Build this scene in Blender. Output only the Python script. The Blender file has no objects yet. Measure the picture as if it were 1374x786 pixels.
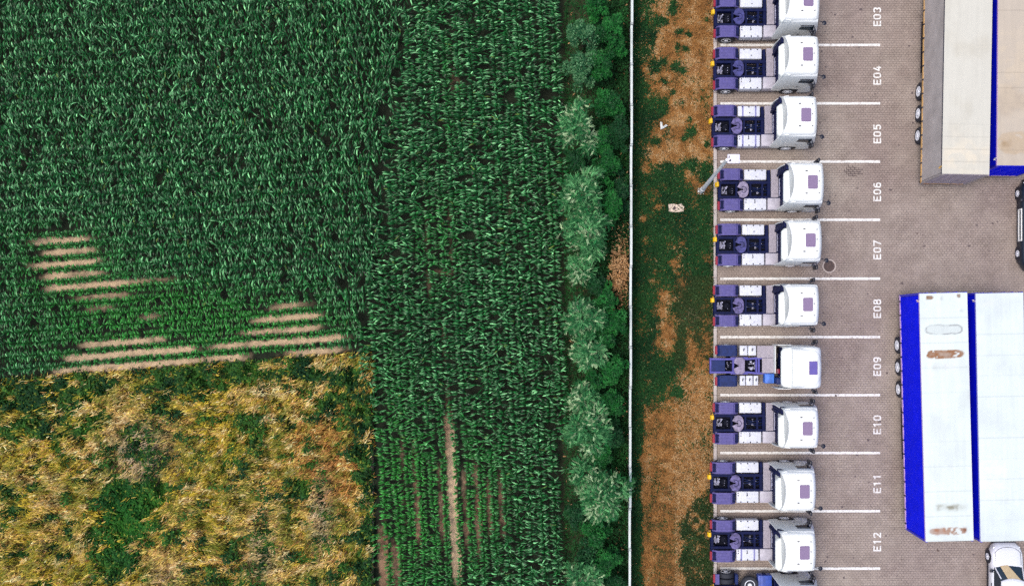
import bpy, bmesh, math, random
import numpy as np
from mathutils import Matrix, Vector

random.seed(7)
RNG = np.random.default_rng(11)
SC = bpy.context.scene
COL = SC.collection
PI = math.pi

# ------------------------------------------------------------------ survey
HCAM = 50.0          # drone height
S = 22.5             # photo pixels per metre on the ground
NX, NY = 790.0, 440.0  # photo point right below the drone


def W(px, py, z=0.0):
    k = (HCAM - z) / HCAM / S
    return ((px - NX) * k, -(py - NY) * k)


def Wa(px, py, z=0.0):
    k = (HCAM - z) / HCAM / S
    return (px - NX) * k, -(py - NY) * k


# ------------------------------------------------------------------ noise
def vnoise(x, y, scale, seed):
    g = np.random.default_rng(seed).random((256, 256))
    u = np.asarray(x) / scale + 1000.3
    v = np.asarray(y) / scale + 1000.7
    i = np.floor(u).astype(int)
    j = np.floor(v).astype(int)
    a = u - i
    b = v - j
    a = a * a * (3 - 2 * a)
    b = b * b * (3 - 2 * b)
    i0, i1, j0, j1 = i % 256, (i + 1) % 256, j % 256, (j + 1) % 256
    return (g[i0, j0] * (1 - a) + g[i1, j0] * a) * (1 - b) + (g[i0, j1] * (1 - a) + g[i1, j1] * a) * b


def fbm(x, y, scale, seed, n=3):
    t = 0
    w = 0
    for k in range(n):
        t = t + vnoise(x, y, scale / 2 ** k, seed + k) * 0.5 ** k
        w += 0.5 ** k
    return t / w


def sstep(a, b, x):
    t = np.clip((x - a) / (b - a), 0, 1)
    return t * t * (3 - 2 * t)


def blob(x, y, cx, cy, rx, ry):
    return np.exp(-(((x - cx) / rx) ** 2 + ((y - cy) / ry) ** 2))


# ------------------------------------------------------------------ materials
MATS = {}


def mat(name, col, rough=0.5, metal=0.0, spec=0.5, var=0.0, vscale=3.0, bump=0.0, bscale=20.0, coat=0.0, dirt=None, dscale=1.5, dth=(0.55, 0.75)):
    if name in MATS:
        return MATS[name]
    m = bpy.data.materials.new(name)
    m.use_nodes = True
    nt = m.node_tree
    b = nt.nodes['Principled BSDF']
    b.inputs['Base Color'].default_value = (*col, 1)
    b.inputs['Roughness'].default_value = rough
    b.inputs['Metallic'].default_value = metal
    b.inputs['Specular IOR Level'].default_value = spec
    if coat:
        b.inputs['Coat Weight'].default_value = coat
        b.inputs['Coat Roughness'].default_value = 0.1
    tc = None
    if var or bump or dirt:
        tc = nt.nodes.new('ShaderNodeTexCoord')
        oi = nt.nodes.new('ShaderNodeObjectInfo')
        add = nt.nodes.new('ShaderNodeVectorMath')
        add.operation = 'MULTIPLY_ADD'
        nt.links.new(oi.outputs['Random'], add.inputs[0])
        add.inputs[1].default_value = (37, 53, 19)
        nt.links.new(tc.outputs['Object'], add.inputs[2])
        vec = add.outputs[0]
    csock = None
    if var:
        n = nt.nodes.new('ShaderNodeTexNoise')
        n.inputs['Scale'].default_value = vscale
        n.inputs['Detail'].default_value = 5
        nt.links.new(vec, n.inputs['Vector'])
        r = nt.nodes.new('ShaderNodeValToRGB')
        r.color_ramp.elements[0].position = 0.3
        r.color_ramp.elements[1].position = 0.7
        r.color_ramp.elements[0].color = (*[c * (1 - var) for c in col], 1)
        r.color_ramp.elements[1].color = (*[min(1, c * (1 + var)) for c in col], 1)
        nt.links.new(n.outputs['Fac'], r.inputs['Fac'])
        csock = r.outputs['Color']
    if dirt:
        n = nt.nodes.new('ShaderNodeTexNoise')
        n.inputs['Scale'].default_value = dscale
        n.inputs['Detail'].default_value = 8
        n.inputs['Roughness'].default_value = 0.7
        nt.links.new(vec, n.inputs['Vector'])
        r = nt.nodes.new('ShaderNodeValToRGB')
        r.color_ramp.elements[0].position = dth[0]
        r.color_ramp.elements[1].position = dth[1]
        r.color_ramp.elements[0].color = (0, 0, 0, 1)
        r.color_ramp.elements[1].color = (1, 1, 1, 1)
        nt.links.new(n.outputs['Fac'], r.inputs['Fac'])
        mx = nt.nodes.new('ShaderNodeMix')
        mx.data_type = 'RGBA'
        nt.links.new(r.outputs['Color'], mx.inputs[0])
        if csock:
            nt.links.new(csock, mx.inputs[6])
        else:
            mx.inputs[6].default_value = (*col, 1)
        mx.inputs[7].default_value = (*dirt, 1)
        csock = mx.outputs[2]
    if csock:
        nt.links.new(csock, b.inputs['Base Color'])
    if bump:
        n = nt.nodes.new('ShaderNodeTexNoise')
        n.inputs['Scale'].default_value = bscale
        n.inputs['Detail'].default_value = 4
        nt.links.new(vec, n.inputs['Vector'])
        bp = nt.nodes.new('ShaderNodeBump')
        bp.inputs['Strength'].default_value = bump
        bp.inputs['Distance'].default_value = 0.02
        nt.links.new(n.outputs['Fac'], bp.inputs['Height'])
        nt.links.new(bp.outputs['Normal'], b.inputs['Normal'])
    MATS[name] = m
    return m


def attr_mat(name, rough=0.5, spec=0.4, trans=0.0, fine=0.0, fscale=30.0, bump=0.0):
    """material whose base colour is the mesh's own painted pigment (attribute Col)"""
    m = bpy.data.materials.new(name)
    m.use_nodes = True
    nt = m.node_tree
    b = nt.nodes['Principled BSDF']
    out = nt.nodes['Material Output']
    a = nt.nodes.new('ShaderNodeAttribute')
    a.attribute_name = 'Col'
    cs = a.outputs['Color']
    b.inputs['Roughness'].default_value = rough
    b.inputs['Specular IOR Level'].default_value = spec
    if fine or bump:
        tc = nt.nodes.new('ShaderNodeTexCoord')
        n = nt.nodes.new('ShaderNodeTexNoise')
        n.inputs['Scale'].default_value = fscale
        n.inputs['Detail'].default_value = 8
        n.inputs['Roughness'].default_value = 0.7
        nt.links.new(tc.outputs['Object'], n.inputs['Vector'])
        if fine:
            mr = nt.nodes.new('ShaderNodeMapRange')
            mr.inputs[1].default_value = 0.3
            mr.inputs[2].default_value = 0.7
            mr.inputs[3].default_value = 1 - fine
            mr.inputs[4].default_value = 1 + fine
            nt.links.new(n.outputs['Fac'], mr.inputs[0])
            mx = nt.nodes.new('ShaderNodeVectorMath')
            mx.operation = 'SCALE'
            nt.links.new(cs, mx.inputs[0])
            nt.links.new(mr.outputs[0], mx.inputs['Scale'])
            cs = mx.outputs[0]
        if bump:
            bp = nt.nodes.new('ShaderNodeBump')
            bp.inputs['Strength'].default_value = bump
            bp.inputs['Distance'].default_value = 0.05
            nt.links.new(n.outputs['Fac'], bp.inputs['Height'])
            nt.links.new(bp.outputs['Normal'], b.inputs['Normal'])
    nt.links.new(cs, b.inputs['Base Color'])
    if trans:
        t = nt.nodes.new('ShaderNodeBsdfTranslucent')
        nt.links.new(cs, t.inputs['Color'])
        ms = nt.nodes.new('ShaderNodeMixShader')
        ms.inputs[0].default_value = trans
        nt.links.new(b.outputs[0], ms.inputs[1])
        nt.links.new(t.outputs[0], ms.inputs[2])
        nt.links.new(ms.outputs[0], out.inputs['Surface'])
    MATS[name] = m
    return m


# ------------------------------------------------------------------ objects
def tag(o, label=None, cat=None, group=None, kind=None):
    if label: o['label'] = label
    if cat: o['category'] = cat
    if group: o['group'] = group
    if kind: o['kind'] = kind
    return o


def thing(name, label, cat, loc=(0, 0, 0), rz=0.0, group=None):
    o = bpy.data.objects.new(name, None)
    o.empty_display_size = 0.3
    COL.objects.link(o)
    o.location = loc
    o.rotation_euler = (0, 0, rz)
    return tag(o, label, cat, group)


def link(name, me, parent=None):
    o = bpy.data.objects.new(name, me)
    COL.objects.link(o)
    if parent is not None:
        o.parent = parent
    return o


class MB:
    """collects shapes into one bmesh"""

    def __init__(self):
        self.bm = bmesh.new()

    def box(self, x0, x1, y0, y1, z0, z1, bev=0.0, seg=2, rot=None):
        t = bmesh.new()
        bmesh.ops.create_cube(t, size=1.0)
        for v in t.verts:
            v.co = Vector(((x0 + x1) / 2 + v.co.x * (x1 - x0), (y0 + y1) / 2 + v.co.y * (y1 - y0), (z0 + z1) / 2 + v.co.z * (z1 - z0)))
        if bev:
            bmesh.ops.bevel(t, geom=list(t.edges), offset=bev, segments=seg, affect='EDGES', profile=0.5)
        if rot is not None:
            bmesh.ops.transform(t, matrix=rot, verts=t.verts)
        self._merge(t)
        return self

    def _merge(self, t):
        vm = {}
        for v in t.verts:
            vm[v] = self.bm.verts.new(v.co)
        for f in t.faces:
            try:
                self.bm.faces.new([vm[v] for v in f.verts])
            except ValueError:
                pass
        t.free()

    def cyl(self, p0, p1, r0, r1=None, n=16, caps=True):
        r1 = r0 if r1 is None else r1
        p0 = Vector(p0); p1 = Vector(p1)
        d = (p1 - p0).normalized()
        a = d.orthogonal().normalized()
        b = d.cross(a)
        A = [self.bm.verts.new(p0 + (a * math.cos(2 * PI * k / n) + b * math.sin(2 * PI * k / n)) * r0) for k in range(n)]
        B = [self.bm.verts.new(p1 + (a * math.cos(2 * PI * k / n) + b * math.sin(2 * PI * k / n)) * r1) for k in range(n)]
        for k in range(n):
            self.bm.faces.new((A[k], A[(k + 1) % n], B[(k + 1) % n], B[k]))
        if caps:
            self.bm.faces.new(A[::-1])
            self.bm.faces.new(B)
        return self

    def tube(self, pts, r, n=8):
        for a, b in zip(pts[:-1], pts[1:]):
            self.cyl(a, b, r if not isinstance(r, (list, tuple)) else r[0], None, n)
        return self

    def lathe(self, prof, axis='y', c=(0, 0, 0), n=28):
        """prof: list of (radius, offset along axis)"""
        rings = []
        for r, o in prof:
            ring = []
            for k in range(n):
                a = 2 * PI * k / n
                u, v = r * math.cos(a), r * math.sin(a)
                if axis == 'y': p = (c[0] + u, c[1] + o, c[2] + v)
                elif axis == 'x': p = (c[0] + o, c[1] + u, c[2] + v)
                else: p = (c[0] + u, c[1] + v, c[2] + o)
                ring.append(self.bm.verts.new(p))
            rings.append(ring)
        for A, B in zip(rings[:-1], rings[1:]):
            for k in range(n):
                self.bm.faces.new((A[k], A[(k + 1) % n], B[(k + 1) % n], B[k]))
        self.bm.faces.new(rings[0][::-1])
        self.bm.faces.new(rings[-1])
        return self

    def loft(self, rings, closed=False, caps=True):
        R = [[self.bm.verts.new(p) for p in ring] for ring in rings]
        n = len(R[0])
        for A, B in zip(R[:-1], R[1:]):
            for k in range(n if closed else n - 1):
                j = (k + 1) % n
                self.bm.faces.new((A[k], A[j], B[j], B[k]))
        if caps:
            self.bm.faces.new(R[0][::-1])
            self.bm.faces.new(R[-1])
        return self

    def poly(self, pts):
        self.bm.faces.new([self.bm.verts.new(p) for p in pts])
        return self

    def prism(self, pts, axis, a, b, bev=0.0):
        """pts 2-D outline, extruded along axis from a to b"""
        def P(u, v, w):
            return {'x': (w, u, v), 'y': (u, w, v), 'z': (u, v, w)}[axis]
        t = bmesh.new()
        A = [t.verts.new(P(u, v, a)) for u, v in pts]
        B = [t.verts.new(P(u, v, b)) for u, v in pts]
        n = len(pts)
        t.faces.new(A[::-1]); t.faces.new(B)
        for k in range(n):
            t.faces.new((A[k], A[(k + 1) % n], B[(k + 1) % n], B[k]))
        bmesh.ops.recalc_face_normals(t, faces=t.faces)
        if bev:
            bmesh.ops.bevel(t, geom=list(t.edges), offset=bev, segments=2, affect='EDGES', profile=0.5)
        self._merge(t)
        return self

    def mesh(self, name, material, smooth=False, angle=40):
        bmesh.ops.recalc_face_normals(self.bm, faces=self.bm.faces)
        me = bpy.data.meshes.new(name)
        self.bm.to_mesh(me)
        self.bm.free()
        if material is not None:
            me.materials.append(material)
        if smooth:
            me.polygons.foreach_set('use_smooth', [True] * len(me.polygons))
            try:
                me.set_sharp_from_angle(angle=math.radians(angle))
            except Exception:
                pass
        return me


def mass(name, V, Q, C, material, smooth=True):
    """big numpy mesh: V (n,3), Q (m,4), C (n,3) pigment"""
    me = bpy.data.meshes.new(name)
    n, m = len(V), len(Q)
    me.vertices.add(n)
    me.vertices.foreach_set('co', np.ascontiguousarray(V, dtype=np.float32).ravel())
    me.loops.add(m * 4)
    me.loops.foreach_set('vertex_index', np.ascontiguousarray(Q, dtype=np.int32).ravel())
    me.polygons.add(m)
    me.polygons.foreach_set('loop_start', np.arange(0, m * 4, 4, dtype=np.int32))
    if smooth:
        me.polygons.foreach_set('use_smooth', np.ones(m, dtype=bool))
    me.update(calc_edges=True)
    at = me.color_attributes.new('Col', 'FLOAT_COLOR', 'POINT')
    c4 = np.ones((n, 4), dtype=np.float32)
    c4[:, :3] = np.clip(C, 0, 1)
    at.data.foreach_set('color', c4.ravel())
    me.materials.append(material)
    return me


def grid_mesh(name, px0, px1, py0, py1, nx, ny, colfn, material, z=0.0):
    xs = np.linspace(px0, px1, nx); ys = np.linspace(py0, py1, ny)
    X, Y = np.meshgrid(xs, ys)
    wx, wy = Wa(X, Y, 0)
    V = np.stack([wx.ravel(), wy.ravel(), np.full(wx.size, z)], 1)
    idx = np.arange(nx * ny).reshape(ny, nx)
    Q = np.stack([idx[1:, :-1], idx[1:, 1:], idx[:-1, 1:], idx[:-1, :-1]], -1).reshape(-1, 4)
    return mass(name, V, Q, colfn(X.ravel(), Y.ravel()), material, False)


def ribbons(base, az, length, width, elev, droop, segs, col, taper=1.0, tipcol=None, roll=None):
    """many leaf blades at once. base (n,3); az heading; elev start angle; droop total bend (rad)"""
    n = len(base)
    t = np.linspace(0, 1, segs + 1)
    ang = elev[:, None] - droop[:, None] * t[None, :] ** 1.3
    dl = (length / segs)[:, None]
    dh = np.cos(ang) * dl
    dz = np.sin(ang) * dl
    h = np.concatenate([np.zeros((n, 1)), np.cumsum(dh[:, :-1], 1)], 1)
    z = np.concatenate([np.zeros((n, 1)), np.cumsum(dz[:, :-1], 1)], 1)
    ca, sa = np.cos(az)[:, None], np.sin(az)[:, None]
    cx = base[:, 0:1] + ca * h
    cy = base[:, 1:2] + sa * h
    cz = base[:, 2:3] + z
    wprof = np.sin(PI * np.clip(0.12 + 0.88 * t, 0, 1)) ** 0.7
    wprof = np.maximum(wprof, 0.06)
    w = width[:, None] * wprof[None, :] / 2
    rl = (np.zeros(n) if roll is None else roll)[:, None]
    ox, oy, oz = -sa * np.cos(rl), ca * np.cos(rl), np.sin(rl)
    L = np.stack([cx + ox * w, cy + oy * w, cz + oz * w], -1)
    R = np.stack([cx - ox * w, cy - oy * w, cz - oz * w], -1)
    V = np.stack([L, R], 2).reshape(-1, 3)          # n, seg+1, 2, 3
    k = (segs + 1) * 2
    off = (np.arange(n) * k)[:, None]
    q = []
    for s in range(segs):
        q.append(off + np.array([2 * s, 2 * s + 1, 2 * s + 3, 2 * s + 2])[None, :])
    Q = np.stack(q, 1).reshape(-1, 4)
    C = np.repeat(col[:, None, :], segs + 1, 1)
    if tipcol is not None:
        tt = (t ** 2)[None, :, None]
        C = C * (1 - tt) + tipcol[:, None, :] * tt
    C = np.repeat(C[:, :, None, :], 2, 2).reshape(-1, 3)
    return V, Q, C


def joinmass(lst):
    Vs, Qs, Cs, o = [], [], [], 0
    for V, Q, C in lst:
        Vs.append(V); Qs.append(Q + o); Cs.append(C); o += len(V)
    return np.concatenate(Vs), np.concatenate(Qs), np.concatenate(Cs)


def copy_tree(o, parent=None):
    c = o.copy()
    COL.objects.link(c)
    if parent is not None:
        c.parent = parent
    for ch in list(o.children):
        copy_tree(ch, c)
    return c


# ------------------------------------------------------------------ palette
white = mat('cab_white_paint', (0.80, 0.82, 0.805), 0.35, spec=0.4, dirt=(0.70, 0.715, 0.69), dscale=2.2, dth=(0.5, 0.85))
rear_white = mat('cab_rear_white', (0.78, 0.82, 0.79), 0.5, dirt=(0.62, 0.65, 0.61), dscale=3, dth=(0.5, 0.85))
navy = mat('chassis_navy', (0.0032, 0.007, 0.048), 0.6, spec=0.15, var=0.35, vscale=6)
navy_lift = mat('navy_cover', (0.007, 0.020, 0.105), 0.5, spec=0.25, var=0.25, vscale=5)
black = mat('underbody_black', (0.003, 0.004, 0.012), 0.8, spec=0.2)
purple = mat('mudguard_purple', (0.088, 0.076, 0.245), 0.5, spec=0.3, var=0.18, vscale=9, dirt=(0.14, 0.12, 0.26), dscale=5)
tyre_m = mat('tyre_rubber', (0.016, 0.018, 0.028), 0.75, bump=0.3, bscale=40)
rim_m = mat('rim_silver', (0.74, 0.76, 0.82), 0.4)
tank_m = mat('tank_white', (0.60, 0.62, 0.69), 0.4, spec=0.4, var=0.08, vscale=8, dirt=(0.40, 0.40, 0.48), dscale=5)
plate_m = mat('aluminium_plate', (0.33, 0.30, 0.345), 0.5, spec=0.3, var=0.14, vscale=7, bump=0.3, bscale=60)
strap_m = mat('strap_grey', (0.20, 0.20, 0.42), 0.5)
fifth_blue = mat('greasy_plate_blue', (0.045, 0.046, 0.17), 0.45, spec=0.3, var=0.5, vscale=5)
fifth_grey = mat('greasy_plate_grey', (0.24, 0.205, 0.30), 0.45, spec=0.3, var=0.4, vscale=6)
fifth_mid = mat('greasy_plate_worn', (0.10, 0.085, 0.21), 0.45, spec=0.3, var=0.6, vscale=6)
hatch_m = mat('sunroof_smoked', (0.215, 0.15, 0.26), 0.3, spec=0.6, var=0.08, vscale=12)
hatch_frame_m = mat('sunroof_seal', (0.20, 0.13, 0.25), 0.5)
glass = mat('dark_glass', (0.010, 0.022, 0.035), 0.08, spec=0.8)
red_m = mat('tail_red', (0.27, 0.008, 0.03), 0.3)
yellow = mat('chock_yellow', (0.80, 0.47, 0.01), 0.5, var=0.1)
dark_trim = mat('dark_trim', (0.010, 0.012, 0.025), 0.45)
valve_m = mat('valve_metal', (0.34, 0.34, 0.46), 0.4, var=0.6, vscale=9)
pole_m = mat('galvanised_pole', (0.66, 0.68, 0.70), 0.5, metal=0.0, var=0.06, vscale=5)
blue_cover = mat('bright_blue_cover', (0.055, 0.17, 0.60), 0.45, var=0.3, vscale=4)
# ------------------------------------------------------------------ tractor units
MESH = {}


def cached(key, fn):
    if key not in MESH:
        MESH[key] = fn()
    return MESH[key]


def rrect(cx, cy, hx, hy, r, n=4):
    pts = []
    for (sx, sy, a0) in ((1, 1, 0), (-1, 1, 90), (-1, -1, 180), (1, -1, 270)):
        for k in range(n + 1):
            a = math.radians(a0 + 90 * k / n)
            pts.append((cx + sx * (hx - r) + r * math.cos(a), cy + sy * (hy - r) + r * math.sin(a)))
    return pts


def wheel_mesh(r, w, dual=False):
    m = MB()
    if dual:
        for o in (-w / 2, w / 2 - w * 0.46):
            ww = w * 0.46
            m.lathe([(r * 0.55, o), (r * 0.93, o), (r, o + 0.04), (r, o + ww - 0.04), (r * 0.93, o + ww), (r * 0.55, o + ww)], 'y')
    else:
        m.lathe([(r * 0.55, -w / 2), (r * 0.93, -w / 2), (r, -w / 2 + 0.04), (r, w / 2 - 0.04), (r * 0.93, w / 2), (r * 0.55, w / 2)], 'y')
        for k in range(3):
            o = -w / 4 + k * w / 4
            m.lathe([(r * 1.002, o - 0.008), (r * 1.012, o - 0.006), (r * 1.012, o + 0.006), (r * 1.002, o + 0.008)], 'y')
    return m.mesh('tyre', tyre_m, True)


def rim_mesh(r, side, deep=0.0):
    """dished rim with a hub, seen on the outer face"""
    m = MB()
    s = side
    m.lathe([(r * 0.6, -0.02 * s), (r * 0.6, 0.02 * s), (r * 0.54, 0.028 * s), (r * 0.48, (0.01 - deep) * s), (r * 0.28, (0.0 - deep) * s), (r * 0.22, 0.05 * s), (r * 0.06, 0.06 * s)], 'y')
    for k in range(10):
        a = 2 * PI * k / 10
        c = (r * 0.36 * math.cos(a), 0.0, r * 0.36 * math.sin(a))
        m.cyl((c[0], -deep * s, c[2]), (c[0], (0.035 - deep) * s, c[2]), 0.018, None, 6)
    return m.mesh('rim', rim_m, True)


def add_wheel(parent, x, y, z, r, w, side, dual=False, deep=0.04, nm='wheel'):
    t = link(nm, cached(('tyre', r, w, dual), lambda: wheel_mesh(r, w, dual)), parent)
    t.location = (x, y, z)
    q = link('rim', cached(('rim', r, side, deep), lambda: rim_mesh(r, side, deep)), t)
    q.location = (0, side * (w / 2 - 0.005), 0)
    return t


def half_ring(x, z0, wb, wt, h, r, zk=2.0):
    zk = min(zk, h * 0.72)
    half = [(wb, z0), (wb, z0 + (zk - z0) * 0.5), (wb, zk), (wt, h - r)]
    for k in range(1, 5):
        a = math.radians(90 * k / 4)
        half.append((wt - r + r * math.cos(a), h - r + r * math.sin(a)))
    half.append((wt * 0.45, h + 0.012))
    pts = [(x, -y, z) for y, z in half] + [(x, y, z) for y, z in half[::-1]]
    return pts


def cab_body_mesh():
    st = [  # x, z0, wb, wt, h, r
        (3.86, 0.80, 1.21, 1.12, 3.40, 0.16), (3.95, 0.80, 1.22, 1.13, 3.42, 0.16), (3.96, 1.10, 1.22, 1.13, 3.42, 0.16),
        (4.45, 1.16, 1.22, 1.13, 3.43, 0.16), (4.96, 1.08, 1.22, 1.13, 3.43, 0.16), (4.97, 0.48, 1.22, 1.13, 3.43, 0.16),
        (5.25, 0.45, 1.22, 1.13, 3.40, 0.17), (5.47, 0.45, 1.21, 1.12, 3.32, 0.20), (5.58, 0.45, 1.20, 1.10, 2.95, 0.2),
        (5.70, 0.45, 1.18, 1.09, 2.4, 0.2), (5.80, 0.45, 1.15, 1.08, 1.95, 0.15), (5.85, 0.48, 1.08, 1.02, 1.45, 0.12), (5.86, 0.5, 1.0, 0.95, 1.2, 0.1)]
    m = MB()
    m.loft([half_ring(*s) for s in st])
    # rear wall with its bulge: leaves the corner free for the intake
    return m.mesh('cab', white, True, 35)


def rear_wall_mesh():
    m = MB()
    deck_shape(m, -1.12, 0.70)
    m.box(3.66, 3.90, -1.10, 0.66, 1.62, 3.30, 0.03, 2)
    return m.mesh('rear_panel', rear_white, True, 35)


def deck_shape(m, ya, yb):
    # low rear roof: slopes gently up to the fairing and hangs over the cab's back wall
    prof = [(3.40, 3.10), (3.33, 3.16), (3.31, 3.24), (3.35, 3.34), (3.45, 3.39), (3.92, 3.54), (3.92, 3.10)]
    rings = []
    for k in range(13):
        v = k / 12
        e = max(0.0, abs(2 * v - 1) - 0.8) / 0.2
        rings.append([(x + (0.16 * e * e if x < 3.6 else 0), ya + (yb - ya) * v, z - 0.07 * e * e) for x, z in prof])
    m.loft(rings, closed=True)


def rear_base_mesh():
    m = MB()
    m.box(3.62, 3.90, -1.10, 1.10, 0.98, 1.60, 0.03, 2)
    return m.mesh('rear_crossmember', navy, False)


def rear_seam_mesh():
    m = MB()
    m.box(3.50, 3.535, -0.12, 0.12, 3.34, 3.385)
    return m.mesh('vent_slot', mat('seam_grey', (0.36, 0.40, 0.40), 0.6), False)


def fairing_mesh(front=5.56, bulge=0.33, zr=3.74, zf=3.60, wid=1.13):
    """thick roof air fairing: smooth top, skirt down to the roof; its rear edge is a hollow arc"""
    m = MB()
    ny, nx = 25, 20
    top, low = [], []
    for i in range(nx + 1):
        u = i / nx
        rt, rl = [], []
        for j in range(ny):
            v = -1 + 2 * j / (ny - 1)
            y = v * wid
            xr = 3.79 - bulge * (v * v) ** 1.2
            xf = front - 0.07 * v * v - 0.10 * max(0, abs(v) - 0.85) / 0.15
            x = xr + (xf - xr) * u
            zt = zf + (zr - zf) * (1 - u) ** 0.8
            if u > 0.85:
                zt -= 0.30 * ((u - 0.85) / 0.15) ** 2
            zt -= 0.05 * v * v
            e = max(0.0, (abs(v) - 0.80) / 0.20)
            zt -= 0.42 * e ** 2.2
            rt.append((x, y, zt))
            rl.append((x, y * 0.99, min(3.36, zt - 0.04)))
        top.append(rt); low.append(rl)
    rings = []
    for i in range(nx + 1):
        rings.append(top[i] + low[i][::-1])
    m.loft(rings, closed=True)
    return m.mesh('roof_fairing', white, True, 50)


def deflector_mesh(side):
    """curved side panel behind the cab"""
    m = MB()
    rings = []
    for z, xr, yy in ((0.80, 3.40, 1.215), (1.4, 3.39, 1.22), (2.0, 3.40, 1.22), (2.8, 3.44, 1.165), (3.3, 3.52, 1.125), (3.52, 3.62, 1.09)):
        ring = []
        for k in range(5):
            x = xr + (3.92 - xr) * k / 4
            ring.append((x, side * (yy + 0.012 - 0.05 * (1 - k / 4) ** 2), z))
        for k in range(4, -1, -1):
            x = xr + (3.92 - xr) * k / 4
            ring.append((x, side * (yy - 0.03 - 0.05 * (1 - k / 4) ** 2), z))
        rings.append(ring)
    m.loft(rings, closed=True)
    return m.mesh('side_deflector', white, True, 40)


def mudguard_mesh(side, material, flat=False):
    m = MB()
    cx = 0.80
    prof = [(0.11, 0.72), (0.14, 0.98), (0.30, 1.13), (0.44, 1.19), (1.16, 1.19), (1.30, 1.13), (1.46, 0.98), (1.49, 0.72)]
    inner = [(x + (0.02 if x < cx else -0.02), z - 0.03) for x, z in prof]
    out = prof + inner[::-1]
    y0, y1 = side * 0.55, side * 1.21
    m.prism(out, 'y', min(y0, y1), max(y0, y1))
    # inner and outer lips, ridges
    for yy in (0.56, 1.20):
        lip = [(x, z + 0.012) for x, z in prof] + [(x + (0.05 if x < cx else -0.05), z - 0.06) for x, z in prof][::-1]
        a = side * yy
        m.prism(lip, 'y', a - 0.014, a + 0.014)
    for yy in (0.70, 0.88, 1.06):
        m.box(0.46, 1.14, side * yy - 0.012, side * yy + 0.012, 1.188, 1.203)
    for xx in (0.36, 1.24):
        m.box(xx - 0.02, xx + 0.02, min(side * 0.64, side * 1.12), max(side * 0.64, side * 1.12), 1.150, 1.185)
    return m.mesh('mudguard', material, False)


def mudguard_bracket_mesh():
    m = MB()
    m.box(-0.085, 0.085, -0.24, 0.24, 1.06, 1.165, 0.01, 1)
    for yy in (-0.20, 0.20):
        m.box(-0.095, 0.095, yy - 0.035, yy + 0.035, 1.05, 1.19, 0.01, 1)
    return m.mesh('bracket', navy, False)


def tank_mesh(side, x0, x1, y0, y1, ztop, zbot, bands):
    m = MB()
    a, b = min(side * y0, side * y1), max(side * y0, side * y1)
    m.box(x0, x1, a, b, zbot, ztop, 0.05, 3)
    n = 3
    for k in range(1, n):
        xx = x0 + (x1 - x0) * k / n
        m.box(xx - 0.006, xx + 0.006, a + 0.04, b - 0.04, ztop - 0.01, ztop + 0.005)
    return m.mesh('fuel_tank', tank_m, True, 40)


def strap_mesh(side, y0, y1, ztop, wide):
    m = MB()
    a, b = min(side * y0, side * y1), max(side * y0, side * y1)
    hw = 0.045 if wide else 0.014
    m.box(-hw, hw, a - 0.012, b + 0.012, ztop - 0.5, ztop + 0.012)
    return m.mesh('strap', strap_m if wide else tank_m, False)


def cap_mesh(kind):
    m = MB()
    if kind == 0:
        m.box(-0.035, 0.035, -0.04, 0.04, -0.05, 0.02, 0.012, 1)
    elif kind == 1:
        m.tube([(0, 0.10, 0.03), (0, 0, 0.05), (0.03, -0.08, 0.03), (-0.04, -0.10, 0.02)], 0.02, 6)
    else:
        m.cyl((0, 0, 0), (0, 0, 0.03), 0.032, None, 10)
    return m.mesh('tank_cap', dark_trim, False)


def tank_caps(k, side, x0, x1, y1, ztop):
    spots = [(0, x0 + (x1 - x0) * f, side * (y1 - 0.06)) for f in (0.2, 0.5, 0.8)]
    if side < 0:
        spots += [(1, x0 + (x1 - x0) * 0.47, -0.66), (2, x0 + 0.10, -0.60), (2, x0 + 0.10, -0.74)]
    else:
        spots += [(2, x0 + (x1 - x0) * 0.53, 0.78)]
    for kd, x, y in spots:
        q = link('tank_cap', cached(('capk', kd), lambda: cap_mesh(kd)), k)
        q.location = (x, y, ztop)


def fifth_mesh(octagon=False):
    """horseshoe plate: slot opens towards the rear of the truck (-x)"""
    cx = 1.44
    out = []
    if octagon:
        ring = [(0.30, 0.16), (0.30, 0.36), (0.14, 0.48), (-0.18, 0.48), (-0.30, 0.36), (-0.32, 0.16)]
        right = ring
        pts = [(x, y) for x, y in right] + [(-0.06, 0.03), (-0.04, 0.0), (-0.06, -0.03)] + [(x, -y) for x, y in right[::-1]]
    else:
        arc = []
        for k in range(13):
            a = math.radians(8 + 150 * k / 12)
            arc.append((0.02 + 0.31 * math.cos(a), 0.09 + 0.385 * math.sin(a) if a < PI / 2 else 0.09 + 0.385 * math.sin(a)))
        arc.append((-0.33, 0.15))
        pts = arc + [(-0.10, 0.045), (0.0, 0.05), (0.035, 0.0), (0.0, -0.05), (-0.10, -0.045)] + [(x, -y) for x, y in arc[::-1]]
    m = MB()
    m.prism([(cx + x, y) for x, y in pts], 'z', 1.08, 1.15)
    m.box(cx - 0.18, cx + 0.18, 0.30, 0.44, 0.86, 1.08)
    m.box(cx - 0.18, cx + 0.18, -0.44, -0.30, 0.86, 1.08)
    return m.mesh('fifth_wheel', None, False)


def fifth_detail_mesh():
    cx = 1.44
    m = MB()
    inn, out = [], []
    for k in range(15):
        a = math.radians(-140 + 280 * k / 14)
        inn.append((cx + 0.05 + 0.155 * math.cos(a) * 0.9, 0.155 * math.sin(a), 1.154))
        out.append((cx + 0.05 + 0.19 * math.cos(a) * 0.9, 0.19 * math.sin(a), 1.154))
    m.loft([inn, out], caps=False)
    return m.mesh('jaw_ring', navy, False)


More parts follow.
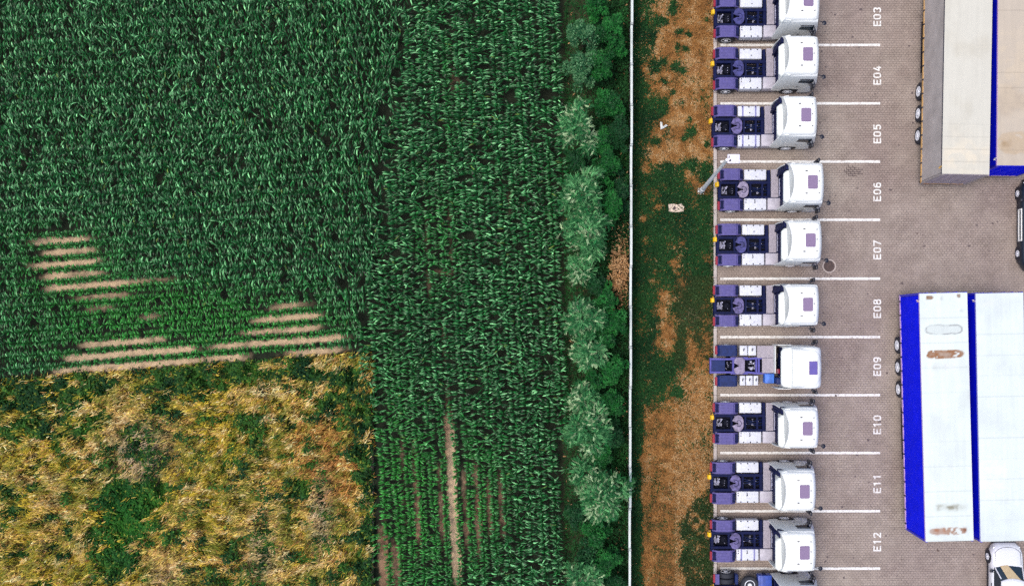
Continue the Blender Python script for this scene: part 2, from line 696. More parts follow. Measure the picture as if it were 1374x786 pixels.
def chassis_mesh(rear=0.06):
    m = MB()
    for s in (-1, 1):
        m.box(rear, 5.4, s * 0.43 - 0.045, s * 0.43 + 0.045, 0.68, 0.96)
        m.box(rear, 3.2, s * 0.43 - 0.075, s * 0.43 + 0.075, 0.955, 0.975)
        m.box(0.3, 1.3, s * 0.40 - 0.02, s * 0.40 + 0.02, 0.5, 0.7)
    for x in (rear + 0.02, 1.05, 1.85, 2.55, 3.1):
        m.box(x, x + 0.12, -0.39, 0.39, 0.70, 0.94)
    m.box(rear - 0.02, rear + 0.05, -0.62, 0.62, 0.62, 0.93, 0.015, 1)
    m.box(2.90, 3.09, -0.46, 1.18, 0.55, 0.93, 0.02, 1)          # cross panel before the catwalk
    m.box(3.55, 3.86, -1.1, 1.1, 0.55, 0.98)
    m.box(1.75, 2.9, 0.36, 0.52, 0.90, 0.985)
    m.box(1.75, 2.9, -0.52, -0.36, 0.90, 0.985)
    return m.mesh('chassis', navy, False)


def underbody_mesh(seed):
    r = random.Random(seed)
    m = MB()
    m.box(0.1, 5.2, -0.385, 0.385, 0.50, 0.60)
    m.cyl((0.80, -1.0, 0.52), (0.80, 1.0, 0.52), 0.10, None, 12)
    m.lathe([(0.05, -0.25), (0.22, -0.15), (0.26, 0), (0.22, 0.15), (0.05, 0.25)], 'x', (0.85, 0, 0.60), 16)
    m.cyl((1.1, 0, 0.66), (3.0, 0, 0.75), 0.06, None, 10)
    m.cyl((4.45, -1.0, 0.5), (4.45, 1.0, 0.5), 0.07, None, 8)
    for k in range(14):
        x, y = r.uniform(0.25, 2.8), r.uniform(-0.3, 0.3)
        m.box(x, x + r.uniform(0.08, 0.3), y - 0.05, y + 0.05, 0.6, r.uniform(0.68, 0.85), 0.01, 1)
    m.box(3.62, 3.84, 0.74, 1.10, 0.9, 1.5)
    return m.mesh('drivetrain', black, False)


def valve_mesh(seed):
    r = random.Random(seed)
    m = MB()
    for (x, y, rad) in ((0.55, 0.20, 0.055), (0.48, 0.10, 0.035), (0.36, -0.16, 0.035), (0.30, 0.17, 0.028), (0.40, -0.02, 0.03), (0.86, 0.1, 0.022), (0.86, -0.05, 0.022), (0.86, -0.17, 0.022),
                        (2.62, 0.18, 0.035), (2.70, 0.08, 0.03), (1.98, -0.06, 0.03), (2.4, -0.15, 0.02), (2.35, 0.12, 0.02)):
        h = r.uniform(0.82, 0.95)
        m.cyl((x, y, 0.62), (x, y, h), rad, rad * 0.8, 8)
    m.box(0.26, 0.90, -0.03, 0.03, 0.62, 0.66)
    for xx in (0.30, 0.36, 0.48, 0.55, 0.86):
        m.box(xx - 0.02, xx + 0.02, -0.2, 0.22, 0.63, 0.67)
    m.box(0.9, 2.75, -0.02, 0.02, 0.615, 0.645)
    for xx in (1.98, 2.35, 2.4, 2.62, 2.70):
        m.box(xx - 0.02, xx + 0.02, -0.18, 0.20, 0.62, 0.65)
    m.tube([(0.36, -0.16, 0.8), (0.48, 0.10, 0.84), (0.55, 0.20, 0.86)], 0.022, 6)
    return m.mesh('air_valves', valve_m, True)


def hose_mesh(seed):
    r = random.Random(seed)
    m = MB()
    for k in range(3):
        y = -0.1 + 0.12 * k
        pts = []
        for i in range(9):
            t = i / 8
            pts.append((2.0 + 1.0 * t, y + 0.05 * math.sin(7 * t + k), 0.80 + 0.08 * math.sin(PI * t)))
        m.tube(pts, 0.014, 6)
    return m.mesh('hose', navy_lift, True)


def catwalk_mesh():
    m = MB()
    m.box(3.10, 3.53, -0.44, 1.19, 1.00, 1.05, 0.01, 1)
    for k in range(5):
        x = 3.15 + k * 0.082
        m.box(x, x + 0.02, -0.42, 1.17, 1.045, 1.058)
    m.box(3.10, 3.53, 0.36, 0.375, 1.046, 1.060)
    return m.mesh('catwalk', plate_m, False)


def sidebox_mesh(x0, x1, y0, y1, z0, z1):
    m = MB()
    m.box(x0, x1, y0, y1, z0, z1, 0.03, 2)
    m.box(x0 + 0.04, x1 - 0.04, y0 + 0.05, y0 + 0.07, z1 - 0.005, z1 + 0.006)
    return m.mesh('step_box', mat('step_box_grey', (0.42, 0.40, 0.46), 0.45, var=0.14, vscale=6, dirt=(0.27, 0.22, 0.31), dscale=3), True)


def intake_mesh():
    m = MB()
    m.prism(rrect(3.66, 0.95, 0.19, 0.19, 0.07), 'z', 0.98, 3.30)
    m.box(3.42, 3.54, 0.74, 0.90, 1.0, 2.6, 0.04, 2)
    for z in (1.4, 2.0, 2.6, 3.0):
        m.box(3.46, 3.86, 0.76, 1.15, z, z + 0.03)
    return m.mesh('air_intake', navy, True)


def lights_strip_mesh():
    m = MB()
    m.box(3.565, 3.595, -0.4, 0.65, 0.98, 1.02)
    for y in (-0.08, 0.02, 0.12, 0.34, -0.34, 0.60):
        m.cyl((3.58, y, 1.0), (3.58, y, 1.16), 0.032, None, 8)
    m.tube([(3.57, -0.34, 1.12), (3.59, 0.02, 1.15), (3.57, 0.60, 1.12)], 0.018, 6)
    return m.mesh('coupling', valve_m, True)


def side_window_mesh(side):
    def yy(z):
        return side * (1.22 - 0.09 * max(0, (z - 2.0)) / 1.27 + 0.006)
    m = MB()
    pts = [(4.62, 2.34), (5.10, 2.28), (5.42, 2.12), (5.44, 2.40), (5.40, 2.70), (4.70, 2.70), (4.62, 2.6)]
    inner = [(x, yy(z), z) for x, z in pts]
    m.loft([[(x, y - side * 0.03, z) for x, y, z in inner], inner], closed=True)
    return m.mesh('side_window', glass, False)


def window_trim_mesh(side):
    m = MB()
    y = side * 1.165
    m.box(4.62, 5.38, y - 0.035, y + 0.035, 2.84, 2.90, 0.01, 1)
    return m.mesh('rain_deflector', dark_trim, False)


def windscreen_mesh():
    m = MB()
    L = []
    for x, z, w in ((5.815, 1.93, 1.02), (5.715, 2.4, 1.02), (5.595, 2.95, 1.0), (5.535, 3.12, 0.98)):
        L.append([(x + 0.012 - 0.02 * (v * v), v * w, z) for v in [-1 + 2 * k / 8 for k in range(9)]])
    m.loft(L, caps=False)
    return m.mesh('windscreen', glass, True)


def mirror_mesh(side):
    m = MB()
    m.tube([(5.38, side * 1.16, 2.75), (5.45, side * 1.34, 2.78), (5.46, side * 1.40, 2.6)], 0.025, 6)
    m.tube([(5.38, side * 1.20, 2.0), (5.45, side * 1.34, 1.98)], 0.025, 6)
    m.box(5.40, 5.53, side * 1.43 - 0.11, side * 1.43 + 0.11, 1.95, 2.70, 0.05, 2)
    m.box(5.20, 5.42, side * 1.33 - 0.06, side * 1.33 + 0.06, 2.42, 2.56, 0.04, 2)
    return m.mesh('mirror', dark_trim, True)


def front_mirror_mesh(side):
    m = MB()
    m.tube([(5.50, side * 0.95, 3.05), (5.72, side * 1.02, 3.12), (5.86, side * 1.06, 3.02)], 0.02, 6)
    m.lathe([(0.02, -0.05), (0.11, -0.03), (0.13, 0.02), (0.05, 0.07)], 'z', (5.90, side * 1.06, 2.98), 12)
    return m.mesh('kerb_mirror', dark_trim, True)


def roof_marks_mesh():
    m = MB()
    for s in (-1, 1):
        m.box(4.43, 4.56, s * 0.62 - 0.025, s * 0.62 + 0.025, 3.69, 3.745, 0.01, 1)
        m.cyl((5.20, s * 0.60, 3.55), (5.20, s * 0.60, 3.68), 0.025, None, 8)
    m.cyl((5.20, 0.05, 3.55), (5.20, 0.05, 3.69), 0.03, None, 8)
    return m.mesh('marker_lamp', dark_trim, False)


def sunroof_mesh():
    m = MB()
    m.prism(rrect(4.84, 0, 0.27, 0.37, 0.07), 'z', 3.50, 3.700)
    return m.mesh('sunroof', hatch_frame_m, False)


def sunroof_glass_mesh():
    m = MB()
    m.prism(rrect(4.84, 0, 0.238, 0.338, 0.05), 'z', 3.60, 3.712)
    return m.mesh('pane', hatch_m, False)


def seam_mesh():
    """grey joints across the low rear roof"""
    m = MB()
    for y in (-0.45, 0.0, 0.45):
        m.box(3.52, 3.54, y - 0.09, y + 0.09, 3.352, 3.366)
    return m.mesh('roof_seam', mat('seam_grey', (0.38, 0.42, 0.42), 0.6), False)


def tail_mesh(side):
    m = MB()
    a, b = min(side * 0.66, side * 1.16), max(side * 0.66, side * 1.16)
    m.box(0.0, 0.13, a, b, 0.78, 0.94, 0.015, 1)
    return m.mesh('tail_light', red_m, False)


def chock_mesh():
    m = MB()
    m.prism([(-0.10, 0.56), (0.08, 0.56), (0.12, 0.80), (0.05, 0.98), (-0.05, 1.02), (-0.10, 0.9)], 'x', 0, 0.001) if False else None
    pts = [(-0.13, 0.70), (0.14, 0.70), (0.14, 0.86), (0.05, 1.02), (-0.06, 1.02), (-0.13, 0.90)]
    m.prism(pts, 'y', 0.20, 0.46, 0.02)
    m.box(0.0, 0.12, 0.44, 0.56, 0.80, 0.84)
    return m.mesh('wheel_chock', yellow, False)


def engine_cover_mesh():
    m = MB()
    m.box(4.0, 5.6, -0.5, 0.5, 0.55, 1.0)
    return m.mesh('engine', black, False)


def cab_fittings(t, cab):
    rp = link('rear_panel', cached('rearp', rear_wall_mesh), cab)
    for y in (-0.55, 0.10):
        q = link('vent_slot', cached('rseam', rear_seam_mesh), cab)
        q.location = (0, y, 0)
    link('rear_crossmember', cached('rearb', rear_base_mesh), t)
    for s in (1, -1):
        link('side_deflector', cached(('defl', s), lambda: deflector_mesh(s)), cab)
        link('side_window', cached(('sw', s), lambda: side_window_mesh(s)), cab)
        link('rain_deflector', cached(('dt', s), lambda: window_trim_mesh(s)), cab)
        link('door_handle', cached(('dh', s), lambda: door_handle_mesh(s)), cab)
        link('mirror', cached(('mir', s), lambda: mirror_mesh(s)), t)
        for (x, y, rr, k) in ((4.43, 0.62, 0, 0), (5.20, 0.60, 0, 1)):
            q = link('marker_lamp', cached(('mk', k), lambda: marker_mesh(k)), cab)
            q.location = (x, s * y, 0)
    q = link('marker_lamp', cached(('mk', 1), lambda: marker_mesh(1)), cab)
    q.location = (5.20, 0.05, 0)


def marker_mesh(k):
    m = MB()
    if k == 0:
        m.box(0, 0.13, -0.025, 0.025, 3.62, 3.70, 0.01, 1)
    else:
        m.cyl((0, 0, 3.50), (0, 0, 3.675), 0.028, None, 8)
    return m.mesh('marker_lamp', dark_trim, False)


def door_handle_mesh(side):
    m = MB()
    m.box(4.68, 4.82, side * 1.228 - 0.012, side * 1.228 + 0.012, 1.62, 1.67, 0.005, 1)
    return m.mesh('door_handle', dark_trim, False)


def make_tractor(label, loc, rz=0.0, fifth=fifth_blue, bands=(0, 0), plate=None, seed=1):
    t = thing('tractor_unit', label, 'truck', (loc[0], loc[1], 0), rz, 'white tractor units parked in the numbered bays')
    link('chassis', cached('chassis', chassis_mesh), t)
    link('drivetrain', cached(('under', seed % 3), lambda: underbody_mesh(seed)), t)
    link('air_valves', cached(('valve', seed % 3), lambda: valve_mesh(seed)), t)
    link('hose', cached(('hose', seed % 3), lambda: hose_mesh(seed)), t)
    for s in (1, -1):
        g = link('mudguard', cached(('mud', s), lambda: mudguard_mesh(s, purple)), t)
        for xx in (0.235, 1.365):
            q = link('bracket', cached('mudb', mudguard_bracket_mesh), g)
            q.location = (xx, s * 0.88, -0.012)
        add_wheel(t, 0.80, s * 0.88, 0.50, 0.50, 0.62, s, True, 0.10)
        add_wheel(t, 4.45, s * 1.03, 0.50, 0.50, 0.32, s, False, 0.0)
        link('tail_light', cached(('tail', s), lambda: tail_mesh(s)), t)
        bd = bands[0] if s > 0 else bands[1]
        y0, y1 = (0.59, 1.19) if s > 0 else (0.50, 1.17)
        k = link('fuel_tank', cached(('tank', s, bd), lambda: tank_mesh(s, 1.54, 2.84, y0, y1, 1.02, 0.42, bd)), t)
        for f in (0.22, 0.80):
            q = link('strap', cached(('strap', s, bd), lambda: strap_mesh(s, y0, y1, 1.02, bd)), k)
            q.location = (1.54 + 1.30 * f, 0, 0)
        tank_caps(k, s, 1.54, 2.84, y1, 1.02)
    fw = link('fifth_wheel', cached(('fifth', fifth.name), lambda: fifth_mesh()), t)
    if not fw.data.materials:
        fw.data.materials.append(fifth)
    link('jaw_ring', cached('fifthd', fifth_detail_mesh), fw)
    link('catwalk', cached('catwalk', catwalk_mesh), t)
    link('step_box', cached('sbox', lambda: sidebox_mesh(2.91, 3.70, -1.16, -0.48, 0.40, 1.06)), t)
    link('coupling', cached('coupl', lights_strip_mesh), t)
    link('air_intake', cached('intake', intake_mesh), t)
    cab = link('cab', cached('cab', cab_body_mesh), t)
    link('engine', cached('engine', engine_cover_mesh), t)
    f = link('roof_fairing', cached('fairing', fairing_mesh), cab)
    cab_fittings(t, cab)
    link('kerb_mirror', cached('kmir', lambda: front_mirror_mesh(-1)), t)
    link('windscreen', cached('wscr', windscreen_mesh), cab)
    sr = link('sunroof', cached('sunroof', sunroof_mesh), t)
    link('pane', cached('sunpane', sunroof_glass_mesh), sr)
    link('wheel_chock', cached('chock', chock_mesh), t)
    return t


# --- the other make of tractor in bay E09: rounder cab, rails standing out behind
def round_cab_mesh():
    m = MB()
    st = []
    for x, h, w, r, z0 in ((3.70, 3.40, 1.12, 0.16, 0.9), (3.76, 3.44, 1.13, 0.2, 0.85), (3.95, 3.5, 1.16, 0.2, 0.85), (3.96, 3.5, 1.16, 0.2, 1.1), (4.96, 3.72, 1.16, 0.24, 1.1),
                           (4.97, 3.72, 1.16, 0.24, 0.5), (5.25, 3.68, 1.15, 0.26, 0.45), (5.45, 3.5, 1.12, 0.28, 0.45), (5.58, 3.15, 1.08, 0.28, 0.45), (5.72, 2.4, 1.06, 0.25, 0.45), (5.84, 1.6, 1.05, 0.2, 0.45), (5.88, 1.2, 0.98, 0.15, 0.5)):
        st.append(half_ring(x, z0, w + 0.06, w, h, r))
    m.loft(st)
    return m.mesh('cab', white, True, 35)


def round_fairing_mesh():
    m = MB()
    rings = []
    for i in range(12):
        u = i / 11
        ring = []
        x = 3.84 + (5.50 - 3.84) * u
        z = 3.86 - 0.10 * u - 0.25 * max(0, u - 0.8) / 0.2 * max(0, u - 0.8) / 0.2
        w = 1.11 - 0.02 * u - 0.16 * max(0, (u - 0.75) / 0.25) ** 2
        for j in range(17):
            v = -1 + 2 * j / 16
            e = max(0, (abs(v) - 0.8) / 0.2)
            ring.append((x - 0.10 * v * v * u, v * w, z - 0.03 * v * v - 0.28 * e ** 2.2))
        low = [(p[0], p[1] * 0.99, 3.40) for p in ring]
        rings.append(ring + low[::-1])
    m.loft(rings, closed=True)
    return m.mesh('roof_fairing', white, True, 50)


def make_round_tractor(label, loc):
    t = thing('tractor_unit', label, 'truck', (loc[0], loc[1], 0), 0, 'white tractor units parked in the numbered bays')
    rails = mat('rail_violet', (0.085, 0.08, 0.33), 0.5, spec=0.3, var=0.2, vscale=6)
    m = MB()
    for s in (-1, 1):
        m.prism([(-0.28, s * 0.33), (1.9, s * 0.33), (2.45, s * 0.39), (3.2, s * 0.39), (3.2, s * 0.50), (2.40, s * 0.50), (1.85, s * 0.44), (-0.28, s * 0.44)], 'z', 0.72, 0.99)
        m.box(0.9, 1.9, min(s * 0.44, s * 0.50), max(s * 0.44, s * 0.50), 0.9, 1.0)
    m.box(-0.32, -0.22, -0.46, 0.46, 0.70, 1.0, 0.02, 1)
    for x in (1.0, 2.35, 2.5):
        m.box(x, x + 0.1, -0.4, 0.4, 0.75, 0.97)
    link('chassis', m.mesh('chassis', rails), t)
    m = MB(); m.box(-0.21, 0.58, -0.325, 0.325, 0.74, 0.96, 0.03, 2); m.cyl((0.2, 0, 0.95), (0.2, 0, 0.98), 0.025, None, 8)
    link('deck_cover', m.mesh('deck_cover', navy_lift), t)
    link('drivetrain', cached(('under', 0), lambda: underbody_mesh(3)), t)
    m = MB()
    r = random.Random(5)
    for k in range(16):
        x, y = r.uniform(2.0, 2.4), r.uniform(-0.22, 0.25)
        m.box(min(x, 2.2) - 0.01, max(x, 2.2) + 0.01, y - 0.02, y + 0.02, 0.62, 0.66)
        m.cyl((x, y, 0.6), (x, y, r.uniform(0.8, 0.97)), r.uniform(0.025, 0.05), None, 8)
    m.box(2.18, 2.22, -0.24, 0.27, 0.615, 0.655)
    m.box(0.6, 2.2, -0.02, 0.02, 0.61, 0.64)
    m.cyl((2.1, -0.18, 0.6), (2.1, -0.18, 0.98), 0.075, None, 12)
    for k in range(6):
        x, y = r.uniform(0.65, 0.95), r.uniform(-0.2, 0.2)
        m.box(x - 0.015, x + 0.015, min(y, 0) - 0.01, max(y, 0) + 0.01, 0.61, 0.65)
        m.cyl((x, y, 0.6), (x, y, 0.9), 0.025, None, 6)
    link('air_valves', m.mesh('air_valves', valve_m, True), t)
    for s in (1, -1):
        m = MB()
        prof = [(0.10, 0.72), (0.12, 1.0), (0.24, 1.14), (1.16, 1.14), (1.28, 1.0), (1.30, 0.72)]
        m.prism(prof + [(x + (0.03 if x < 0.7 else -0.03), z - 0.04) for x, z in prof][::-1], 'y', min(s * 0.56, s * 1.21), max(s * 0.56, s * 1.21), 0.008)
        for k in range(4):
            y = s * (0.70 + 0.13 * k)
            m.box(0.28, 1.12, y - 0.015, y + 0.015, 1.138, 1.15)
        link('mudguard', m.mesh('mudguard', navy_lift), t)
        add_wheel(t, 0.70, s * 0.88, 0.50, 0.50, 0.62, s, True, 0.10)
        add_wheel(t, 4.45, s * 1.03, 0.50, 0.50, 0.32, s, False, 0.0)
        link('tail_light', cached(('tail', s), lambda: tail_mesh(s)), t)
    # tanks: far side two boxes and a long one, near side three narrow
    for (x0, x1, y0, y1) in ((1.43, 1.87, 0.60, 1.17), (1.92, 2.38, 0.60, 1.17), (1.44, 1.74, -1.15, -0.58), (1.80, 2.18, -1.15, -0.58), (2.24, 2.50, -1.15, -0.58)):
        m = MB(); m.box(x0, x1, y0, y1, 0.45, 1.02, 0.03, 2)
        k = link('fuel_tank', m.mesh('fuel_tank', tank_m, True), t)
        m = MB()
        xm, ym = (x0 + x1) / 2, (y0 + y1) / 2
        m.cyl((xm, ym, 1.0), (xm, ym, 1.04), 0.035, None, 10)
        m.tube([(xm, ym, 1.05), (xm + 0.02, ym + 0.16, 1.05)], 0.018, 6)
        m.tube([(xm - 0.06, ym + 0.06, 1.05), (xm + 0.07, ym + 0.08, 1.05)], 0.015, 6)
        link('tank_cap', m.mesh('tank_cap', dark_trim), k)
    fw = link('fifth_wheel', fifth_mesh(True), t)
    fw.data.materials.append(fifth_grey)
    fw.location = (-0.05, 0, 0)
    m = MB()
    m.box(2.44, 3.38, 0.46, 1.17, 0.95, 1.05, 0.015, 1)
    m.box(2.72, 3.38, -0.42, 0.45, 1.0, 1.06, 0.015, 1)
    link('catwalk', m.mesh('catwalk', plate_m), t)
    m = MB(); m.box(3.385, 3.43, -0.43, 1.18, 0.95, 1.5, 0.01, 1)
    link('rear_bulkhead', m.mesh('rear_bulkhead', white), t)
    m = MB(); m.box(2.86, 3.42, -1.02, -0.45, 0.5, 1.15, 0.05, 3); m.box(2.90, 2.93, -1.0, -0.5, 1.14, 1.16)
    link('battery_box', m.mesh('battery_box', blue_cover, True), t)
    m = MB(); m.box(3.44, 3.90, -1.05, -0.66, 0.5, 1.6, 0.05, 2)
    link('air_intake', m.mesh('air_intake', navy_lift, True), t)
    m = MB()
    m.box(3.46, 3.52, -0.40, -0.15, 1.3, 2.0); 
    link('hose', m.mesh('hose', red_m), t)
    cab = link('cab', round_cab_mesh(), t)
    m = MB(); deck_shape(m, -1.08, 1.08)
    link('rear_panel', m.mesh('rear_panel', rear_white, True, 35), cab)
    m = MB(); m.box(3.64, 3.71, -0.62, 1.10, 0.98, 1.9, 0.02, 2)
    link('rear_crossmember', m.mesh('rear_crossmember', navy), t)
    link('roof_fairing', round_fairing_mesh(), cab)
    for s in (1, -1):
        m = MB()
        m.box(3.30, 4.05, s * 1.235 - 0.02, s * 1.235 + 0.02, 0.9, 2.6, 0.015, 2)
        link('side_deflector', m.mesh('side_deflector', white, True), cab)
        link('mirror', cached(('mir', s), lambda: mirror_mesh(s)), t)
        link('side_window', cached(('sw', s), lambda: side_window_mesh(s)), cab)
    m = MB(); m.prism(rrect(4.97, 0, 0.23, 0.37, 0.03), 'z', 3.6, 3.84)
    sr = link('sunroof', m.mesh('sunroof', hatch_frame_m), t)
    m = MB(); m.prism(rrect(4.97, 0, 0.21, 0.35, 0.02), 'z', 3.7, 3.848)
    link('pane', m.mesh('pane', mat('sunroof_violet', (0.11, 0.085, 0.33), 0.3, var=0.1)), sr)
    link('windscreen', cached('wscr', windscreen_mesh), cab)
    return t


# --- the tractor below bay E12: bare twin tyres and a spare wheel lying on its frame
def make_spare_tractor(label, loc):
    t = thing('tractor_unit', label, 'truck', (loc[0], loc[1], 0), 0, 'white tractor units parked in the numbered bays')
    link('chassis', cached('chassis', chassis_mesh), t)
    link('drivetrain', cached(('under', 1), lambda: underbody_mesh(1)), t)
    for s in (1, -1):
        add_wheel(t, 0.80, s * 0.88, 0.50, 0.50, 0.62, s, True, 0.10)
        add_wheel(t, 4.45, s * 1.03, 0.50, 0.50, 0.32, s, False, 0.0)
        link('tail_light', cached(('tail', s), lambda: tail_mesh(s)), t)
        m = MB(); m.box(0.12, 0.36, min(s * 0.58, s * 1.18), max(s * 0.58, s * 1.18), 0.9, 1.02, 0.02, 2)
        link('mudguard', m.mesh('mudguard', purple), t)
        m = MB(); m.box(1.28, 1.46, min(s * 0.58, s * 1.18), max(s * 0.58, s * 1.18), 0.6, 1.02, 0.03, 2)
        for k in range(3):
            m.cyl((1.37, s * (0.7 + 0.18 * k), 1.0), (1.37, s * (0.7 + 0.18 * k), 1.05), 0.03, None, 8)
        link('bracket', m.mesh('bracket', navy_lift), t)
    sp = link('spare_wheel', cached(('tyre', 0.5, 0.32, False), lambda: wheel_mesh(0.5, 0.32)), t)
    sp.rotation_euler = (PI / 2, 0, 0)
    sp.location = (2.08, 0.62, 1.12)
    q = link('rim', cached(('rim', 0.5, 1, 0.04), lambda: rim_mesh(0.5, 1, 0.04)), sp)
    q.location = (0, 0.155, 0)
    m = MB(); m.box(2.60, 3.42, -0.4, 1.12, 0.5, 1.05, 0.04, 2)
    for k in range(3):
        m.box(2.7 + 0.22 * k, 2.74 + 0.22 * k, -0.3, 1.05, 1.045, 1.07)
    link('battery_box', m.mesh('battery_box', mat('blue_box', (0.03, 0.07, 0.36), 0.45, var=0.25), True), t)
    m = MB(); m.box(1.54, 2.55, -1.17, -0.5, 0.42, 1.0, 0.05, 3)
    link('fuel_tank', m.mesh('fuel_tank', tank_m, True), t)
    fw = link('fifth_wheel', cached(('fifth', fifth_blue.name), fifth_mesh), t)
    cab = link('cab', cached('cab', cab_body_mesh), t)
    link('roof_fairing', cached('fairing', fairing_mesh), cab)
    cab_fittings(t, cab)
    link('windscreen', cached('wscr', windscreen_mesh), cab)
    ck = link('wheel_chock', cached('chock', chock_mesh), t)
    return t


REARX = 7.27
TR = [  # bay, rear x, centre y, plate, bands, word, yaw
    ('E03', 7.30, 18.14, fifth_blue, (0, 0), 'white tractor unit in bay E03, its cab roof cut off by the upper picture edge', 0.0),
    ('E04', 7.27, 15.12, fifth_blue, (0, 0), 'white tractor unit in bay E04 with blue fifth wheel plate', 0.0),
    ('E05', 7.17, 11.77, fifth_mid, (1, 1), 'white tractor unit in bay E05 with grey bands round both tanks', 0.0),
    ('E06', 7.54, 8.06, fifth_grey, (0, 0), 'white tractor unit in bay E06 with pale lavender fifth wheel, beside the lamp post', 0.0),
    ('E07', 7.42, 4.85, fifth_blue, (0, 0), 'white tractor unit in bay E07 parked next to the round manhole cover', 0.0),
    ('E08', 7.27, 1.30, fifth_mid, (0, 0), 'white tractor unit in bay E08 with a worn grey ring on its fifth wheel', 0.0),
    ('E10', 7.25, -5.55, fifth_grey, (0, 0), 'white tractor unit in bay E10 with grey fifth wheel and lavender mudguards', 0.0),
    ('E11', 7.09, -9.03, fifth_mid, (0, 0), 'white tractor unit in bay E11 with a stained grey step box', 0.0),
    ('E12', 7.09, -12.40, fifth_mid, (0, 1), 'white tractor unit in bay E12 with blue bands round its near tank only', 0.0),
]
for i, (bay, x, y, pl, bd, lab, yaw) in enumerate(TR):
    make_tractor(lab, (x, y), yaw, pl, bd, None, i + 1)
make_round_tractor('white rounded-cab tractor unit in bay E09 with violet rails and a bright blue box', (7.40, -2.20))
make_spare_tractor('tractor unit below bay E12 with bare tyres and a spare wheel on its frame', (7.28, -15.55))
# ------------------------------------------------------------------ trailers
def roof_pigment(X, Y, base, seed, L, Wd, stains, dirtcol, dirtamt):
    """X across 0..1, Y along 0..1 from the end the photo shows; real stains and dirt on the sheet"""
    n = fbm(X * Wd, Y * L, 1.6, seed, 4)
    f = fbm(X * Wd, Y * L, 0.3, seed + 9, 3)
    C = np.tile(np.array(base)[None, :], (len(X), 1))
    d = sstep(0.45, 0.8, n)[:, None] * dirtamt
    C = C * (1 - d) + np.array(dirtcol)[None, :] * d
    C = C * (0.97 + 0.06 * f[:, None])
    for kind, cx, cy, hw, hh, col, amt in stains:
        wob = (fbm(X * Wd, Y * L, 0.35, seed + 21, 3) - 0.5)
        u = np.abs(X - cx) / hw
        v = np.abs(Y * L - cy) / hh
        e = np.maximum(u ** 6 + v ** 2, 0) ** 0.5 + wob * 0.35
        if kind == 'fill':
            a = 1 - sstep(0.85, 1.02, e)
            a = a * (0.75 + 0.25 * sstep(0.3, 0.6, f)) * (1 - 0.9 * sstep(0.66, 0.72, f))
        elif kind == 'ring':
            a = np.exp(-((e - 0.92) / 0.10) ** 2) * (0.35 + 0.9 * sstep(0.35, 0.6, f)) + 0.25 * (1 - sstep(0.85, 1.0, e))
        else:
            a = np.exp(-e ** 2 * 1.5) * (0.3 + 0.7 * sstep(0.35, 0.65, f))
        a = np.clip(a * amt, 0, 1)[:, None]
        C = C * (1 - a) + np.array(col)[None, :] * a
    return C


roof_mat = attr_mat('trailer_roof_sheet', 0.45, 0.4, 0.0, 0.03, 8.0)


